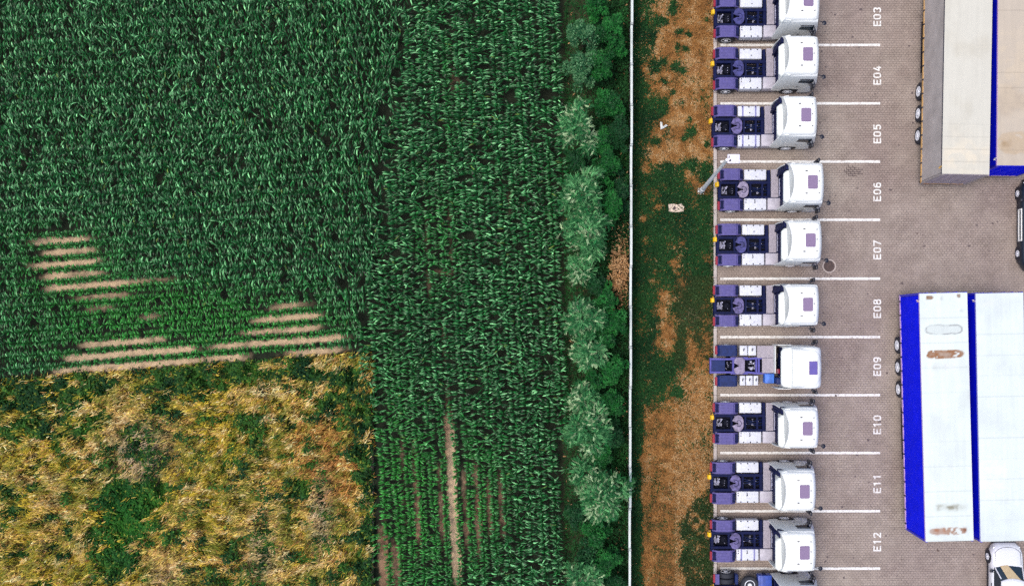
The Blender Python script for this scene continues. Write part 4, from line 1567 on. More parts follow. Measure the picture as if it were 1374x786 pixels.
def soil_col(x, y):
    n = fbm(x, y, 24, 41, 4)
    f = fbm(x, y, 5, 47, 3)
    tan = np.array([0.50, 0.365, 0.23]); brown = np.array([0.22, 0.115, 0.070]); dark = np.array([0.014, 0.019, 0.011])  # dark has the shade under the crop painted into the soil colour
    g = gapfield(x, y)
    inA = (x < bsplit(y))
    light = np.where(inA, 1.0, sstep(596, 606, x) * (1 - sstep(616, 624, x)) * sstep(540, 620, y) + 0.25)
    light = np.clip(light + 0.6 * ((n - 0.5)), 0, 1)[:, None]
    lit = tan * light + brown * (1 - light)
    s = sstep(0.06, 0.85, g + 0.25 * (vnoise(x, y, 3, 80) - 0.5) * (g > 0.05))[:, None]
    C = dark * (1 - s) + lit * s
    # weedy plot soil
    wx = np.clip(sstep(0, 14, y - ybottom(x)) * (x < 503), 0, 1)
    w = wx[:, None]
    pale = np.array([0.45, 0.31, 0.22])
    plot = np.array([0.085, 0.062, 0.035]) + (pale - np.array([0.085, 0.062, 0.035])) * sstep(0.5, 0.72, n)[:, None] * 0.6
    p = np.clip(1.2 * blob(x, y, 190, 605, 26, 34) + 0.9 * blob(x, y, 432, 680, 9, 45) + 0.6 * blob(x, y, 352, 740, 14, 40) + 1.1 * blob(x, y, 498, 690, 5, 70) + 0.9 * blob(x, y, 452, 492, 8, 22) + 0.8 * blob(x, y, 115, 768, 14, 18), 0, 1)[:, None]
    plot = plot * (1 - p) + np.array([0.52, 0.40, 0.34]) * p
    C = C * (1 - w) + plot * w
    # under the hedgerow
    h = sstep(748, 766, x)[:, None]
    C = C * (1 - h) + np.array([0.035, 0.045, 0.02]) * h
    return C * (0.75 + 0.5 * f[:, None])


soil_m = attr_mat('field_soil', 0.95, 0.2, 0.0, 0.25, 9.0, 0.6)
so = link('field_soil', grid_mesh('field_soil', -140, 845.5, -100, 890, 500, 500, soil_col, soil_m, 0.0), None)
tag(so, kind='structure')

# ------------------------------------------------------------------ corn
leaf_m = attr_mat('corn_leaf', 0.36, 0.27, 0.06)


def corn_leaves(px, py, rowang, rng):
    """px, py: plants in survey pixels; returns one leaf mesh for all"""
    n = len(px)
    g = gapfield(px, py)
    sh = shortfield(px, py)
    # gap beside a plant
    near = np.maximum.reduce([gapfield(px + dx, py + dy) for dx, dy in ((0, -7), (0, 7), (-7, 0), (7, 0))])
    vig = 0.88 + 0.24 * fbm(px, py, 55, 91, 3)
    H = (1.45 * (1 - sh) + 0.70 * sh) * vig * rng.uniform(0.94, 1.06, n)
    hole = 0.55 * sstep(0.72, 0.88, vnoise(px, py, 8, 95)) * (1 - sh)
    keep = (rng.random(n) > 0.03 + 0.92 * sstep(0.25, 0.95, g) + 0.85 * hole)
    weak = fbm(px, py, 22, 93, 2)
    H = H * np.where(weak < 0.34, 0.75, 1.0)
    px, py, sh, H, near = px[keep], py[keep], sh[keep], H[keep], near[keep]
    n = len(px)
    wx, wy = Wa(px, py, 0.35)
    NL = 9
    lists = []
    plane = rowang + PI / 2 + rng.normal(0, 0.30, n)
    hue = rng.random(n)
    for k in range(NL):
        f = (k + 0.5) / NL
        zb = H * (0.42 + 0.52 * f)
        az = plane + (PI if k % 2 else 0) + rng.normal(0, 0.34, n)
        size = (0.72 + 0.35 * math.sin(PI * min(1, f * 0.9 + 0.12)))
        ln = (0.45 * (1 - sh) + 0.44 * sh) * size * rng.uniform(0.8, 1.15, n) * (1 - 0.42 * near)
        if k >= NL - 2:
            ln = ln * 0.72
        wd = (0.063 * (1 - sh) + 0.060 * sh) * rng.uniform(0.8, 1.2, n)
        el = rng.normal(0.72 if k < NL - 2 else 1.1, 0.16, n)
        dr = rng.normal(1.95, 0.30, n)
        roll = rng.normal(0, 0.35, n)
        base = np.stack([wx, wy, zb * np.ones(n)], 1) + np.stack([np.cos(az) * 0.02, np.sin(az) * 0.02, np.zeros(n)], 1)
        v = rng.lognormal(0.0, 0.42, n).clip(0.35, 2.4)[:, None]
        deep = np.array([0.003, 0.040, 0.008]); mid = np.array([0.008, 0.090, 0.017]); fresh = np.array([0.024, 0.175, 0.020]); sheen = np.array([0.080, 0.260, 0.095])
        hh = hue[:, None]
        col = deep * (1 - hh) + mid * hh
        yg = ((rng.random(n) < (0.05 if k < 4 else 0.36)) * rng.uniform(0.30, 1.0, n))[:, None]  # mostly upper leaves lightened: sky reflections painted into the leaf colour
        col = col * (1 - yg) + sheen * yg
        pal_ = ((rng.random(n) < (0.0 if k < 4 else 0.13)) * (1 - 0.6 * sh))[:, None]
        col = col * (1 - pal_) + np.array([0.14, 0.38, 0.15]) * pal_  # some upper leaves paler still, as painted highlights
        col = col * (1 - 0.85 * sh[:, None]) + fresh * (0.85 * sh[:, None])
        yel = (rng.random(n) < 0.006)[:, None]
        col = np.where(yel, np.array([0.10, 0.17, 0.03]), col)
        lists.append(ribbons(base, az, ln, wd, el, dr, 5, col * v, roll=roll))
    # stalks
    base = np.stack([wx, wy, np.zeros(n)], 1)
    V, Q, C = ribbons(base, rng.uniform(0, 6.28, n), H, np.full(n, 0.035), np.full(n, 1.5), np.zeros(n), 2, np.tile(np.array([[0.05, 0.14, 0.03]]), (n, 1)))
    lists.append((V, Q, C))
    # tassels on tall plants
    return joinmass(lists)


rng = np.random.default_rng(5)
PX, PY = [], []
for k in range(-26, 16):
    xs = np.arange(-75, 575, 4.2)
    xs = xs + rng.normal(0, 0.9, len(xs))
    bend = 6 * np.sin(xs / 170.0 + 0.4)
    ys = 322 + 7.95 + 15.9 * k - TA * (xs - 90) + rng.normal(0, 0.65, len(xs)) + 2.5 * (vnoise(xs, xs * 0 + k * 40, 60, 78) - 0.5) + np.where(ys_mask := (k < 0), 1, 0) * bend * min(1, max(0, -k / 8))
    PX.append(xs); PY.append(ys)
PX = np.concatenate(PX); PY = np.concatenate(PY)
edge = bsplit(PY) + rng.normal(0, 7, len(PX))
ok = (PX < edge) & (PY < ybottom(PX) - 2 + rng.normal(0, 1.5, len(PX))) & (PY > -45)
V, Q, C = corn_leaves(PX[ok], PY[ok], math.radians(4.4), rng)
o = link('corn_crop', mass('corn_crop', V, Q, C, leaf_m), None)
tag(o, 'dark green corn field with rows running across the picture', 'corn', kind='stuff')

PX, PY = [], []
for k in range(-9, 11):
    ys = np.arange(-50, 850, 4.1)
    ys = ys + rng.normal(0, 0.9, len(ys))
    xs = 608 + 8.1 + 16.2 * k + TB * (ys - 680) + rng.normal(0, 0.7, len(ys)) + 2.5 * (vnoise(ys * 0 + k * 40, ys, 45, 77) - 0.5)
    PX.append(xs); PY.append(ys)
PX = np.concatenate(PX); PY = np.concatenate(PY)
edge = bsplit(PY) + rng.normal(0, 5, len(PX)) + 4
ok = (PX > edge) & (PX < 757 + rng.normal(0, 2, len(PX)))
V, Q, C = corn_leaves(PX[ok], PY[ok], math.radians(93.0), rng)
o = link('corn_crop', mass('corn_crop', V, Q, C, leaf_m), None)
tag(o, 'dark green corn strip with rows running up and down beside the hedgerow', 'corn', kind='stuff')

# ------------------------------------------------------------------ weedy plot
weed_m = attr_mat('weed_blades', 0.7, 0.25, 0.25)


def green_mask(x, y):
    gm_ = 2.3 * blob(x, y, 172, 690, 38, 46) + 2.0 * blob(x, y, 158, 752, 24, 34) + 1.3 * blob(x, y, 195, 655, 18, 12) + 1.0 * blob(x, y, 232, 515, 40, 24) + 0.9 * blob(x, y, 290, 503, 40, 18) + 0.9 * blob(x, y, 340, 500, 60, 14) + 1.1 * blob(x, y, 468, 530, 26, 46) + 0.9 * blob(x, y, 425, 502, 24, 16)
    gm_ += 0.95 * blob(x, y, 25, 560, 50, 34) + 0.85 * blob(x, y, 60, 580, 50, 18) + 0.85 * blob(x, y, 130, 563, 45, 12) + 1.0 * blob(x, y, 60, 520, 90, 22) + 0.8 * blob(x, y, 150, 512, 60, 16) + 0.8 * blob(x, y, 270, 486, 16, 12) + 1.3 * blob(x, y, 492, 620, 13, 80) + 1.2 * blob(x, y, 494, 740, 14, 60) + 0.6 * blob(x, y, 400, 660, 30, 20) + 0.5 * blob(x, y, 300, 590, 40, 14)
    gm_ += 0.7 * blob(x, y, 20, 680, 25, 25) + 0.6 * blob(x, y, 60, 620, 14, 14) + 0.6 * blob(x, y, 25, 740, 22, 22) + 0.7 * blob(x, y, 205, 650, 20, 12) + 0.6 * blob(x, y, 455, 730, 16, 16) + 0.45 * blob(x, y, 330, 680, 24, 30)
    gm_ = 0.62 * gm_ + 0.5 * (vnoise(x, y, 26, 201) - 0.5) + 2.3 * (fbm(x * 0.7, y * 1.3, 13, 203, 3) - 0.5) + 0.12 * (y < 575)
    return gm_


def weed_field(n, rng, lo, hi):
    x = rng.uniform(-60, 506, n)
    y = rng.uniform(470, 850, n)
    yb = ybottom(x)
    ok = (y > yb + 3 + rng.normal(0, 3, n)) & (x < 502 + rng.normal(0, 3, n))
    return x[ok], y[ok]


rng = np.random.default_rng(21)
x, y = weed_field(190000, rng, 0, 0)
gmk = green_mask(x, y)
pale = np.clip(1.1 * blob(x, y, 190, 605, 24, 32) + 1.0 * blob(x, y, 432, 680, 8, 45) + 0.8 * blob(x, y, 352, 740, 14, 40) + 1.0 * blob(x, y, 499, 690, 5, 80), 0, 1)
dry = (gmk < 0.42 + rng.normal(0, 0.20, len(x))) & (rng.random(len(x)) > 0.75 * pale)
gx, gy = x[~dry & (rng.random(len(x)) < 0.6)], y[~dry & (rng.random(len(x)) < 0.6)] if False else (x[~dry], y[~dry])[1]
gx = x[~dry]; gy = y[~dry]
x, y = x[dry], y[dry]
n = len(x)
t1 = fbm(x, y, 42, 301, 3); t2 = fbm(x, y, 13, 307, 3)
xs_ = x * 0.8 + y * 0.25; ys_ = y - x * 0.25
t3 = np.clip(1.15 * (1.9 * (fbm(xs_ * 0.6, ys_, 4.8, 311, 2) - 0.5) + 0.5) * 0.6 + 0.4 * rng.random(n), 0, 0.999)
straw = np.array([0.62, 0.45, 0.105]); gold = np.array([0.46, 0.34, 0.030]); tan_ = np.array([0.56, 0.35, 0.115]); olive = np.array([0.15, 0.15, 0.022]); rusty = np.array([0.40, 0.19, 0.05]); cream = np.array([0.74, 0.56, 0.27]); umber = np.array([0.10, 0.065, 0.028])
pal = np.stack([umber, olive, gold, rusty, straw, tan_, cream])
wgt = np.stack([0.45 + 0.5 * sstep(0.55, 0.72, t2), 0.55 + 1.3 * sstep(0.48, 0.7, t2) + 0.9 * blob(x, y, 330, 640, 80, 60), 0.35 + 2.0 * sstep(0.42, 0.66, t1) * (x < 330),
                0.15 + 7.0 * blob(x, y, 440, 598, 36, 46) + 2.5 * blob(x, y, 455, 660, 20, 30) + 0.4 * sstep(0.6, 0.8, t1), 0.9 * np.ones(n), 0.6 + 0.8 * sstep(0.5, 0.3, t1), 0.25 + 1.0 * sstep(0.55, 0.35, t2) + 1.0 * blob(x, y, 110, 545, 60, 15) + 0.9 * blob(x, y, 380, 520, 50, 28)], 1)
cum = np.cumsum(wgt, 1); cum /= cum[:, -1:]
pick = (t3[:, None] > cum).sum(1)
col = pal[pick] * rng.lognormal(0.17, 0.33, n).clip(0.45, 1.9)[:, None]
gp = (0.70 * sstep(0.42, 0.68, fbm(x, y, 17, 331, 2)) * (rng.random(n) < 0.7))[:, None]
col = col * (1 - gp) + np.array([0.17, 0.22, 0.020]) * gp
pl_ = (np.clip(blob(x, y, 190, 605, 34, 40) + 0.8 * blob(x, y, 432, 690, 14, 50) + 0.7 * blob(x, y, 352, 745, 20, 44) + 0.5 * blob(x, y, 225, 770, 25, 25), 0, 1) * 0.7)[:, None]
col = col * (1 - pl_) + np.array([0.50, 0.38, 0.30]) * rng.normal(1, 0.2, n).clip(0.5, 1.5)[:, None] * pl_
wx, wy = Wa(x, y, 0.3)
lean = math.radians(18) + 0.9 * (vnoise(x, y, 60, 341) - 0.5) + np.where(x > 300, 0.35, 0) + np.where(rng.random(n) < 0.45, PI, 0)
az = lean + rng.normal(0, 0.38, n)
ht = 0.05 + 0.95 * sstep(0.36, 0.64, fbm(x * 0.75, y * 1.2, 11, 351, 3))
base = np.stack([wx, wy, ht * rng.uniform(0.15, 0.95, n)], 1)
V1 = ribbons(base, az, rng.uniform(0.16, 0.40, n), rng.uniform(0.025, 0.060, n), rng.normal(0.55, 0.25, n), rng.normal(0.9, 0.3, n), 2, col, roll=rng.normal(0, 0.4, n))
V, Q, C = V1
o = link('dry_weeds', mass('dry_weeds', V, Q, C, weed_m), None)
tag(o, 'straw yellow and tan dry weeds covering the fallow plot', 'dry weeds', kind='stuff')
n = len(gx)
wx, wy = Wa(gx, gy, 0.35)
ht = 0.15 + 0.9 * sstep(0.3, 0.7, fbm(gx, gy, 14, 361, 3)) * (0.6 + 0.5 * (gx > 200))
base = np.stack([wx, wy, ht * rng.uniform(0.2, 1.0, n)], 1)
hue = np.clip(vnoise(gx, gy, 18, 371) + rng.normal(0, 0.15, n), 0, 1)[:, None]
bright = np.clip(blob(gx, gy, 172, 700, 45, 60), 0, 1)[:, None]
hue = np.clip(hue * 1.5 - 0.3, 0, 1)
col = np.array([0.006, 0.046, 0.012]) * (1 - hue) + np.array([0.040, 0.135, 0.014]) * hue
col = col * (1 - 0.55 * bright) + np.array([0.022, 0.175, 0.012]) * 0.55 * bright
yl = (rng.random(n) < 0.08)[:, None]
col = np.where(yl, np.array([0.20, 0.26, 0.03]), col)
col = col * rng.normal(1, 0.2, n).clip(0.5, 1.6)[:, None]
V, Q, C = ribbons(base, rng.uniform(0, 6.28, n), rng.uniform(0.11, 0.24, n), rng.uniform(0.06, 0.12, n), rng.normal(0.35, 0.3, n), rng.normal(0.8, 0.3, n), 2, col, roll=rng.normal(0, 0.4, n))
o = link('green_weeds', mass('green_weeds', V, Q, C, weed_m), None)
tag(o, 'dark green leafy weeds growing in clumps through the fallow plot', 'green weeds', kind='stuff')

# ------------------------------------------------------------------ verge between fence and kerb
def verge_dry(x, y):
    """how far the turf has died, 0..1, from the photo"""
    d = 1.3 * sstep(868, 892, x + 16 * (vnoise(x, y, 26, 401) - .5)) * (1 - sstep(205, 232, y + 22 * (vnoise(x, y, 22, 402) - .5)))
    d = d + 0.8 * blob(x, y, 878, 200, 10, 30) + 0.9 * blob(x, y, 870, 100, 8, 26) + 0.7 * blob(x, y, 876, 15, 6, 12)
    d = d + 1.3 * blob(x, y, 890, 415, 14, 22) + 1.2 * blob(x, y, 897, 455, 15, 28) + 1.1 * blob(x, y, 925, 470, 10, 22) + 0.9 * blob(x, y, 948, 460, 8, 18) + 0.9 * blob(x, y, 930, 520, 26, 26) + 1.0 * blob(x, y, 945, 505, 18, 40)
    lft = 862 + 10 * (vnoise(x, y, 30, 405) - .5)
    rgt = np.where(y < 655, 962, 962 - 46 * sstep(640, 690, y)) + 12 * (vnoise(x, y, 18, 406) - .5)
    d = d + 1.3 * sstep(lft - 4, lft + 8, x) * (1 - sstep(rgt - 8, rgt + 8, x)) * sstep(520, 560, y + 20 * (vnoise(x, y, 25, 407) - .5))
    d = d + 0.7 * blob(x, y, 938, 700, 14, 26) * (vnoise(x, y, 8, 411) > 0.4) + 0.6 * blob(x, y, 935, 760, 14, 16)
    for (cx, cy, r) in ((868, 230, 6), (855, 245, 4), (891, 248, 4), (905, 352, 9), (878, 365, 5), (862, 294, 4), (884, 278, 4), (852, 480, 5), (870, 512, 5), (937, 255, 10), (948, 250, 10), (893, 395, 8), (864, 330, 5), (950, 350, 6), (957, 300, 3), (925, 235, 12), (866, 322, 4)):
        d = d + 1.0 * blob(x, y, cx, cy, r, r)
    for (cx, cy, rx, ry) in ((903, 8, 6, 8), (902, 18, 7, 5), (886, 28, 9, 5), (911, 43, 6, 4), (924, 47, 4, 4), (909, 62, 3, 6), (921, 66, 5, 6), (906, 90, 5, 5), (917, 95, 4, 4), (904, 124, 5, 4), (891, 83, 5, 5), (892, 110, 5, 5), (876, 55, 5, 8), (915, 139, 5, 5), (925, 160, 5, 5), (925, 178, 8, 8), (891, 145, 6, 14), (882, 191, 6, 6), (917, 187, 4, 4), (948, 27, 3, 3), (949, 195, 4, 4), (952, 211, 3, 3), (928, 225, 6, 10), (911, 235, 5, 6), (898, 228, 4, 8), (890, 30, 9, 5), (911, 525, 6, 6), (914, 480, 7, 14), (886, 520, 5, 5)):
        d = d - 1.6 * blob(x, y, cx, cy, rx, ry)
    d = 0.80 * d + 1.5 * (fbm(x, y, 17, 421, 4) - 0.5) + 0.5 * (vnoise(x, y, 3.5, 423) - 0.5)
    d = d * sstep(851, 862, x + 6 * (vnoise(x, y, 12, 425) - .5))
    return np.clip(d, 0, 1.2)


def verge_col(x, y):
    d = sstep(0.2, 0.75, verge_dry(x, y))[:, None]
    n = fbm(x, y, 30, 431, 3)[:, None]
    f = fbm(x, y, 3, 433, 2)[:, None]
    brown = np.array([0.23, 0.12, 0.045]) * (1 - n) + np.array([0.35, 0.18, 0.062]) * n
    green = np.array([0.018, 0.045, 0.016])
    C = green * (1 - d) + brown * d
    pl = np.clip(0.9 * blob(x, y, 930, 88, 20, 14) + 0.7 * blob(x, y, 925, 425, 12, 12) + 0.7 * blob(x, y, 908, 660, 12, 8) + 0.7 * blob(x, y, 898, 175, 5, 5) + 0.8 * blob(x, y, 880, 72, 4, 4), 0, 1)[:, None]
    C = C * (1 - 0.6 * pl) + np.array([0.45, 0.33, 0.20]) * 0.6 * pl
    edge = sstep(951, 956, x)[:, None] * 0.6
    C = C * (1 - edge) + np.array([0.34, 0.24, 0.16]) * edge
    return C * (0.7 + 0.6 * f)


verge_m = attr_mat('verge_turf', 0.95, 0.15, 0.0, 0.3, 12.0, 0.6)
vo = link('grass_verge', grid_mesh('grass_verge', 845.5, 957.0, -120, 910, 120, 900, verge_col, verge_m, 0.0), None)
tag(vo, kind='structure')
rng = np.random.default_rng(33)
n = 130000
x = rng.uniform(847, 957, n); y = rng.uniform(-70, 860, n)
d = verge_dry(x, y) + rng.normal(0, 0.27, n)
isdry = d > 0.46
xg, yg = x[~isdry], y[~isdry]
n = len(xg)
wx, wy = Wa(xg, yg, 0.05)
hue = np.clip(fbm(xg, yg, 22, 441, 3) + rng.normal(0, 0.15, n), 0, 1)[:, None]
hue = np.clip(1.6 * hue - 0.3, 0, 1)
col = np.array([0.006, 0.042, 0.013]) * (1 - hue) + np.array([0.024, 0.098, 0.022]) * hue
oliv = (sstep(560, 720, yg) * sstep(890, 930, xg) * 0.5 + 0.5 * (np.abs(yg - 430) < 60) * (xg > 905))[:, None]
col = col * (1 - oliv) + np.array([0.055, 0.060, 0.020]) * oliv
sp = (rng.random(n) < 0.02)[:, None]
col = np.where(sp, np.array([0.09, 0.20, 0.07]), col)
V, Q, C = ribbons(np.stack([wx, wy, rng.uniform(0, 0.10, n)], 1), rng.uniform(0, 6.28, n), rng.uniform(0.07, 0.17, n), rng.uniform(0.03, 0.06, n), rng.normal(0.7, 0.3, n), rng.normal(0.9, 0.3, n), 2, col * rng.normal(1, 0.2, n).clip(0.5, 1.6)[:, None], roll=rng.normal(0, 0.5, n))
o = link('green_grass', mass('green_grass', V, Q, C, weed_m), None)
tag(o, 'short dark green grass and clover still alive on the verge', 'grass', kind='stuff')
xd, yd = x[isdry], y[isdry]
n = len(xd)
wx, wy = Wa(xd, yd, 0.03)
pal = np.array([[0.08, 0.095, 0.025], [0.12, 0.070, 0.026], [0.23, 0.108, 0.030], [0.35, 0.158, 0.042], [0.42, 0.225, 0.075], [0.56, 0.39, 0.20]])
tq = np.clip(1.9 * (fbm(xd, yd, 9, 451, 3) - 0.5) + 0.5 + 0.25 * (yd < 240) + 0.5 * (vnoise(xd, yd, 40, 455) - 0.5), 0, 1) * 0.6 + 0.4 * rng.random(n)
q = np.searchsorted([0.14, 0.26, 0.42, 0.62, 0.82], tq)
low = (yd > 500) & (xd > 905)
q = np.where(low & (rng.random(n) < 0.35), 5, q)
q = np.where(low & (rng.random(n) < 0.2), 4, q)
V, Q, C = ribbons(np.stack([wx, wy, rng.uniform(0.0, 0.07, n)], 1), rng.uniform(0, 6.28, n), rng.uniform(0.06, 0.18, n), rng.uniform(0.016, 0.038, n), rng.normal(0.35, 0.25, n), rng.normal(0.6, 0.3, n), 2, pal[q] * rng.normal(1, 0.18, n).clip(0.5, 1.6)[:, None], roll=rng.normal(0, 0.4, n))
o = link('dry_grass', mass('dry_grass', V, Q, C, weed_m), None)
tag(o, 'parched orange-brown grass patches on the verge beside the kerb', 'dry grass', kind='stuff')

# ------------------------------------------------------------------ kerb and paving
kerb_m = mat('kerb_stone', (0.46, 0.41, 0.39), 0.85, var=0.15, vscale=3, bump=0.3, bscale=25)
kx0, _ = W(957.2, 0); kx1, _ = W(961.6, 0)
m = MB()
yy = -22.0
while yy < 24:
    m.box(kx0, kx1, yy + 0.006, yy + 0.994, -0.1, 0.11, 0.015, 2)
    yy += 1.0
kb = link('kerb', m.mesh('kerb', kerb_m), None)
tag(kb, kind='structure')


def paver_material():
    m = bpy.data.materials.new('brick_paving')
    m.use_nodes = True
    nt = m.node_tree
    b = nt.nodes['Principled BSDF']
    tc = nt.nodes.new('ShaderNodeTexCoord')
    br = nt.nodes.new('ShaderNodeTexBrick')
    br.inputs['Scale'].default_value = 1.0
    br.inputs['Brick Width'].default_value = 0.205
    br.inputs['Row Height'].default_value = 0.138
    br.inputs['Mortar Size'].default_value = 0.013
    br.inputs['Mortar Smooth'].default_value = 0.2
    br.inputs['Bias'].default_value = 0.0
    br.inputs['Color1'].default_value = (0.340, 0.296, 0.268, 1)
    br.inputs['Color2'].default_value = (0.408, 0.360, 0.325, 1)
    br.inputs['Mortar'].default_value = (0.150, 0.125, 0.115, 1)
    nt.links.new(tc.outputs['Object'], br.inputs['Vector'])

    def noise(scale, detail=6, rough=0.6):
        n = nt.nodes.new('ShaderNodeTexNoise')
        n.inputs['Scale'].default_value = scale
        n.inputs['Detail'].default_value = detail
        n.inputs['Roughness'].default_value = rough
        nt.links.new(tc.outputs['Object'], n.inputs['Vector'])
        return n

    def ramp(src, p0, p1, c0, c1):
        r = nt.nodes.new('ShaderNodeValToRGB')
        r.color_ramp.elements[0].position = p0
        r.color_ramp.elements[1].position = p1
        r.color_ramp.elements[0].color = (*c0, 1)
        r.color_ramp.elements[1].color = (*c1, 1)
        nt.links.new(src, r.inputs['Fac'])
        return r.outputs['Color']

    def mult(a, bb, fac=1.0):
        x = nt.nodes.new('ShaderNodeMix')
        x.data_type = 'RGBA'
        x.blend_type = 'MULTIPLY'
        x.inputs[0].default_value = fac
        nt.links.new(a, x.inputs[6]); nt.links.new(bb, x.inputs[7])
        return x.outputs[2]
    fl = nt.nodes.new('ShaderNodeMix')
    fl.data_type = 'RGBA'
    nt.links.new(ramp(noise(0.5, 5).outputs['Fac'], 0.3, 0.7, (0, 0, 0), (0.65, 0.65, 0.65)), fl.inputs[0])
    nt.links.new(br.outputs['Color'], fl.inputs[6])
    fl.inputs[7].default_value = (0.350, 0.308, 0.279, 1)
    c = fl.outputs[2]
    c = mult(c, ramp(noise(0.16, 4).outputs['Fac'], 0.35, 0.68, (0.80, 0.735, 0.745), (1.05, 1.03, 1.00)))
    c = mult(c, ramp(noise(0.9, 8, 0.7).outputs['Fac'], 0.3, 0.7, (0.74, 0.72, 0.70), (1.09, 1.08, 1.06)))
    c = mult(c, ramp(noise(14, 3, 0.7).outputs['Fac'], 0.3, 0.7, (0.85, 0.85, 0.85), (1.12, 1.12, 1.12)))
    c = mult(c, ramp(noise(1.7, 2, 0.4).outputs['Fac'], 0.20, 0.26, (0.45, 0.40, 0.40), (1, 1, 1)))
    nt.links.new(c, b.inputs['Base Color'])
    b.inputs['Roughness'].default_value = 0.85
    b.inputs['Specular IOR Level'].default_value = 0.25
    bp = nt.nodes.new('ShaderNodeBump')
    bp.inputs['Strength'].default_value = 0.5
    bp.inputs['Distance'].default_value = 0.01
    inv = nt.nodes.new('ShaderNodeMath'); inv.operation = 'SUBTRACT'; inv.inputs[0].default_value = 1.0
    nt.links.new(br.outputs['Fac'], inv.inputs[1])
    nt.links.new(inv.outputs[0], bp.inputs['Height'])
    nt.links.new(bp.outputs['Normal'], b.inputs['Normal'])
    return m


m = MB(); m.poly([(kx1, -40, 0), (60, -40, 0), (60, 45, 0), (kx1, 45, 0)])
pv = link('paving', m.mesh('paving', paver_material()), None)
tag(pv, kind='structure')
paint = mat('road_paint', (0.76, 0.76, 0.74), 0.7, var=0.06, vscale=4, dirt=(0.40, 0.36, 0.33), dscale=7, dth=(0.50, 0.66))
lines = [-17.5, 60.7, 139, 217, 295, 373.8, 452, 529.8, 607.3, 685.3, 762.2, 840]
for ly_ in lines:
    x0, y0 = W(966.5, ly_); x1, _ = W(1181, ly_)
    rr = random.Random(int(ly_ * 10))
    m = MB()
    n = 40
    top = [(x0 + (x1 - x0) * k / n, y0 + 0.072 + rr.uniform(-0.006, 0.006), 0.004) for k in range(n + 1)]
    bot = [(p[0], y0 - 0.072 + rr.uniform(-0.006, 0.006), 0.004) for p in top]
    m.loft([top, bot], caps=False)
    o = link('parking_line', m.mesh('parking_line', paint), pv)
# stencil lettering: every glyph in a box 0..0.30 wide, 0..0.46 high, strokes 0.075 m
SW = 0.078


def stroke(m, path, z, closed=False, w=SW):
    n = len(path)
    L, Rr = [], []
    for i in range(n):
        p = Vector(path[i])
        a = Vector(path[i - 1]) if (i > 0 or closed) else None
        b = Vector(path[(i + 1) % n]) if (i < n - 1 or closed) else None
        d1 = (p - a).normalized() if a is not None else (b - p).normalized()
        d2 = (b - p).normalized() if b is not None else d1
        n1 = Vector((-d1.y, d1.x)); n2 = Vector((-d2.y, d2.x))
        mt = (n1 + n2)
        mt = mt.normalized() if mt.length > 1e-6 else n1
        k = w / 2 / max(0.45, mt.dot(n1))
        L.append((p.x + mt.x * k, p.y + mt.y * k, z)); Rr.append((p.x - mt.x * k, p.y - mt.y * k, z))
    if closed:
        L.append(L[0]); Rr.append(Rr[0])
    m.loft([L, Rr], caps=False)


def oval(cx, cy, hx, hy, r, n=4):
    return rrect(cx, cy, hx, hy, r, n)


h2 = SW / 2
XL, XR, YB, YT = h2, 0.30 - h2, h2, 0.46 - h2
YM = 0.235
GLY = {
    'E': [([(0.30, YT), (XL, YT), (XL, YB), (0.30, YB)], 0), ([(XL + h2, YM), (0.27, YM)], 0)],
    '0': [(oval(0.15, 0.23, 0.15 - h2, 0.23 - h2, 0.09), 1)],
    '1': [([(0.05, 0.35), (0.165, YT), (0.165, 0.0)], 0)],
    '2': [([(XL, 0.33), (XL + 0.02, 0.40), (0.11, YT), (0.19, YT), (XR - 0.02, 0.40), (XR, 0.33), (XR - 0.03, 0.25), (0.055, YB), (0.30, YB)], 0)],
    '3': [([(XL, 0.36), (XL + 0.04, YT - 0.01), (0.13, YT), (0.19, YT), (XR, 0.38), (XR, 0.30), (0.20, YM), (XR, 0.17), (XR, 0.10), (0.19, YB), (0.12, YB), (XL + 0.03, YB + 0.02), (XL, 0.10)], 0)],
    '4': [([(0.30, 0.13), (0.05, 0.13), (0.19, 0.46)], 0), ([(0.215, 0.0), (0.215, 0.13 - h2)], 0), ([(0.215, 0.13 + h2), (0.215, 0.27)], 0)],
    '5': [([(0.29, YT), (0.07, YT), (0.055, 0.255), (0.14, 0.285), (0.21, 0.28), (XR, 0.22), (XR, 0.11), (0.20, YB), (0.11, YB), (XL, 0.10)], 0)],
    '6': [(oval(0.15, 0.15, 0.15 - h2, 0.15 - h2, 0.08), 1), ([(XL, 0.17), (XL + 0.005, 0.30), (0.09, 0.40), (0.16, YT), (0.25, YT - 0.02)], 0)],
    '7': [([(0.0, YT), (XR + 0.02, YT), (0.11, 0.0)], 0)],
    '8': [(oval(0.15, 0.14, 0.15 - h2, 0.14 - h2, 0.07), 1), (oval(0.15, 0.335, 0.135 - h2, 0.125 - h2, 0.06), 1)],
}
GLY['9'] = [([(0.30 - x, 0.46 - y) for x, y in path], c) for path, c in GLY['6']]
for txt, py in (('E03', 23), ('E04', 101.5), ('E05', 180), ('E06', 257.5), ('E07', 335.5), ('E08', 414), ('E09', 491.5), ('E10', 569.5), ('E11', 648.5), ('E12', 726.5)):
    m = MB()
    for gi, chh in enumerate(txt):
        g = MB()
        for si, (path, cl) in enumerate(GLY[chh]):
            pth = [((x - 0.15) * 1.06 + (gi - 1) * 0.40, y - 0.23) for x, y in path]
            stroke(g, pth, 0.0005 * si, bool(cl))
        m._merge(g.bm)
    o = link('bay_number', m.mesh('bay_number', paint), pv)
    tx, ty = W(1177, py)
    o.location = (tx, ty, 0.0045)
    o.rotation_euler = (0, 0, PI / 2)
    o['label'] = 'white painted bay number ' + txt
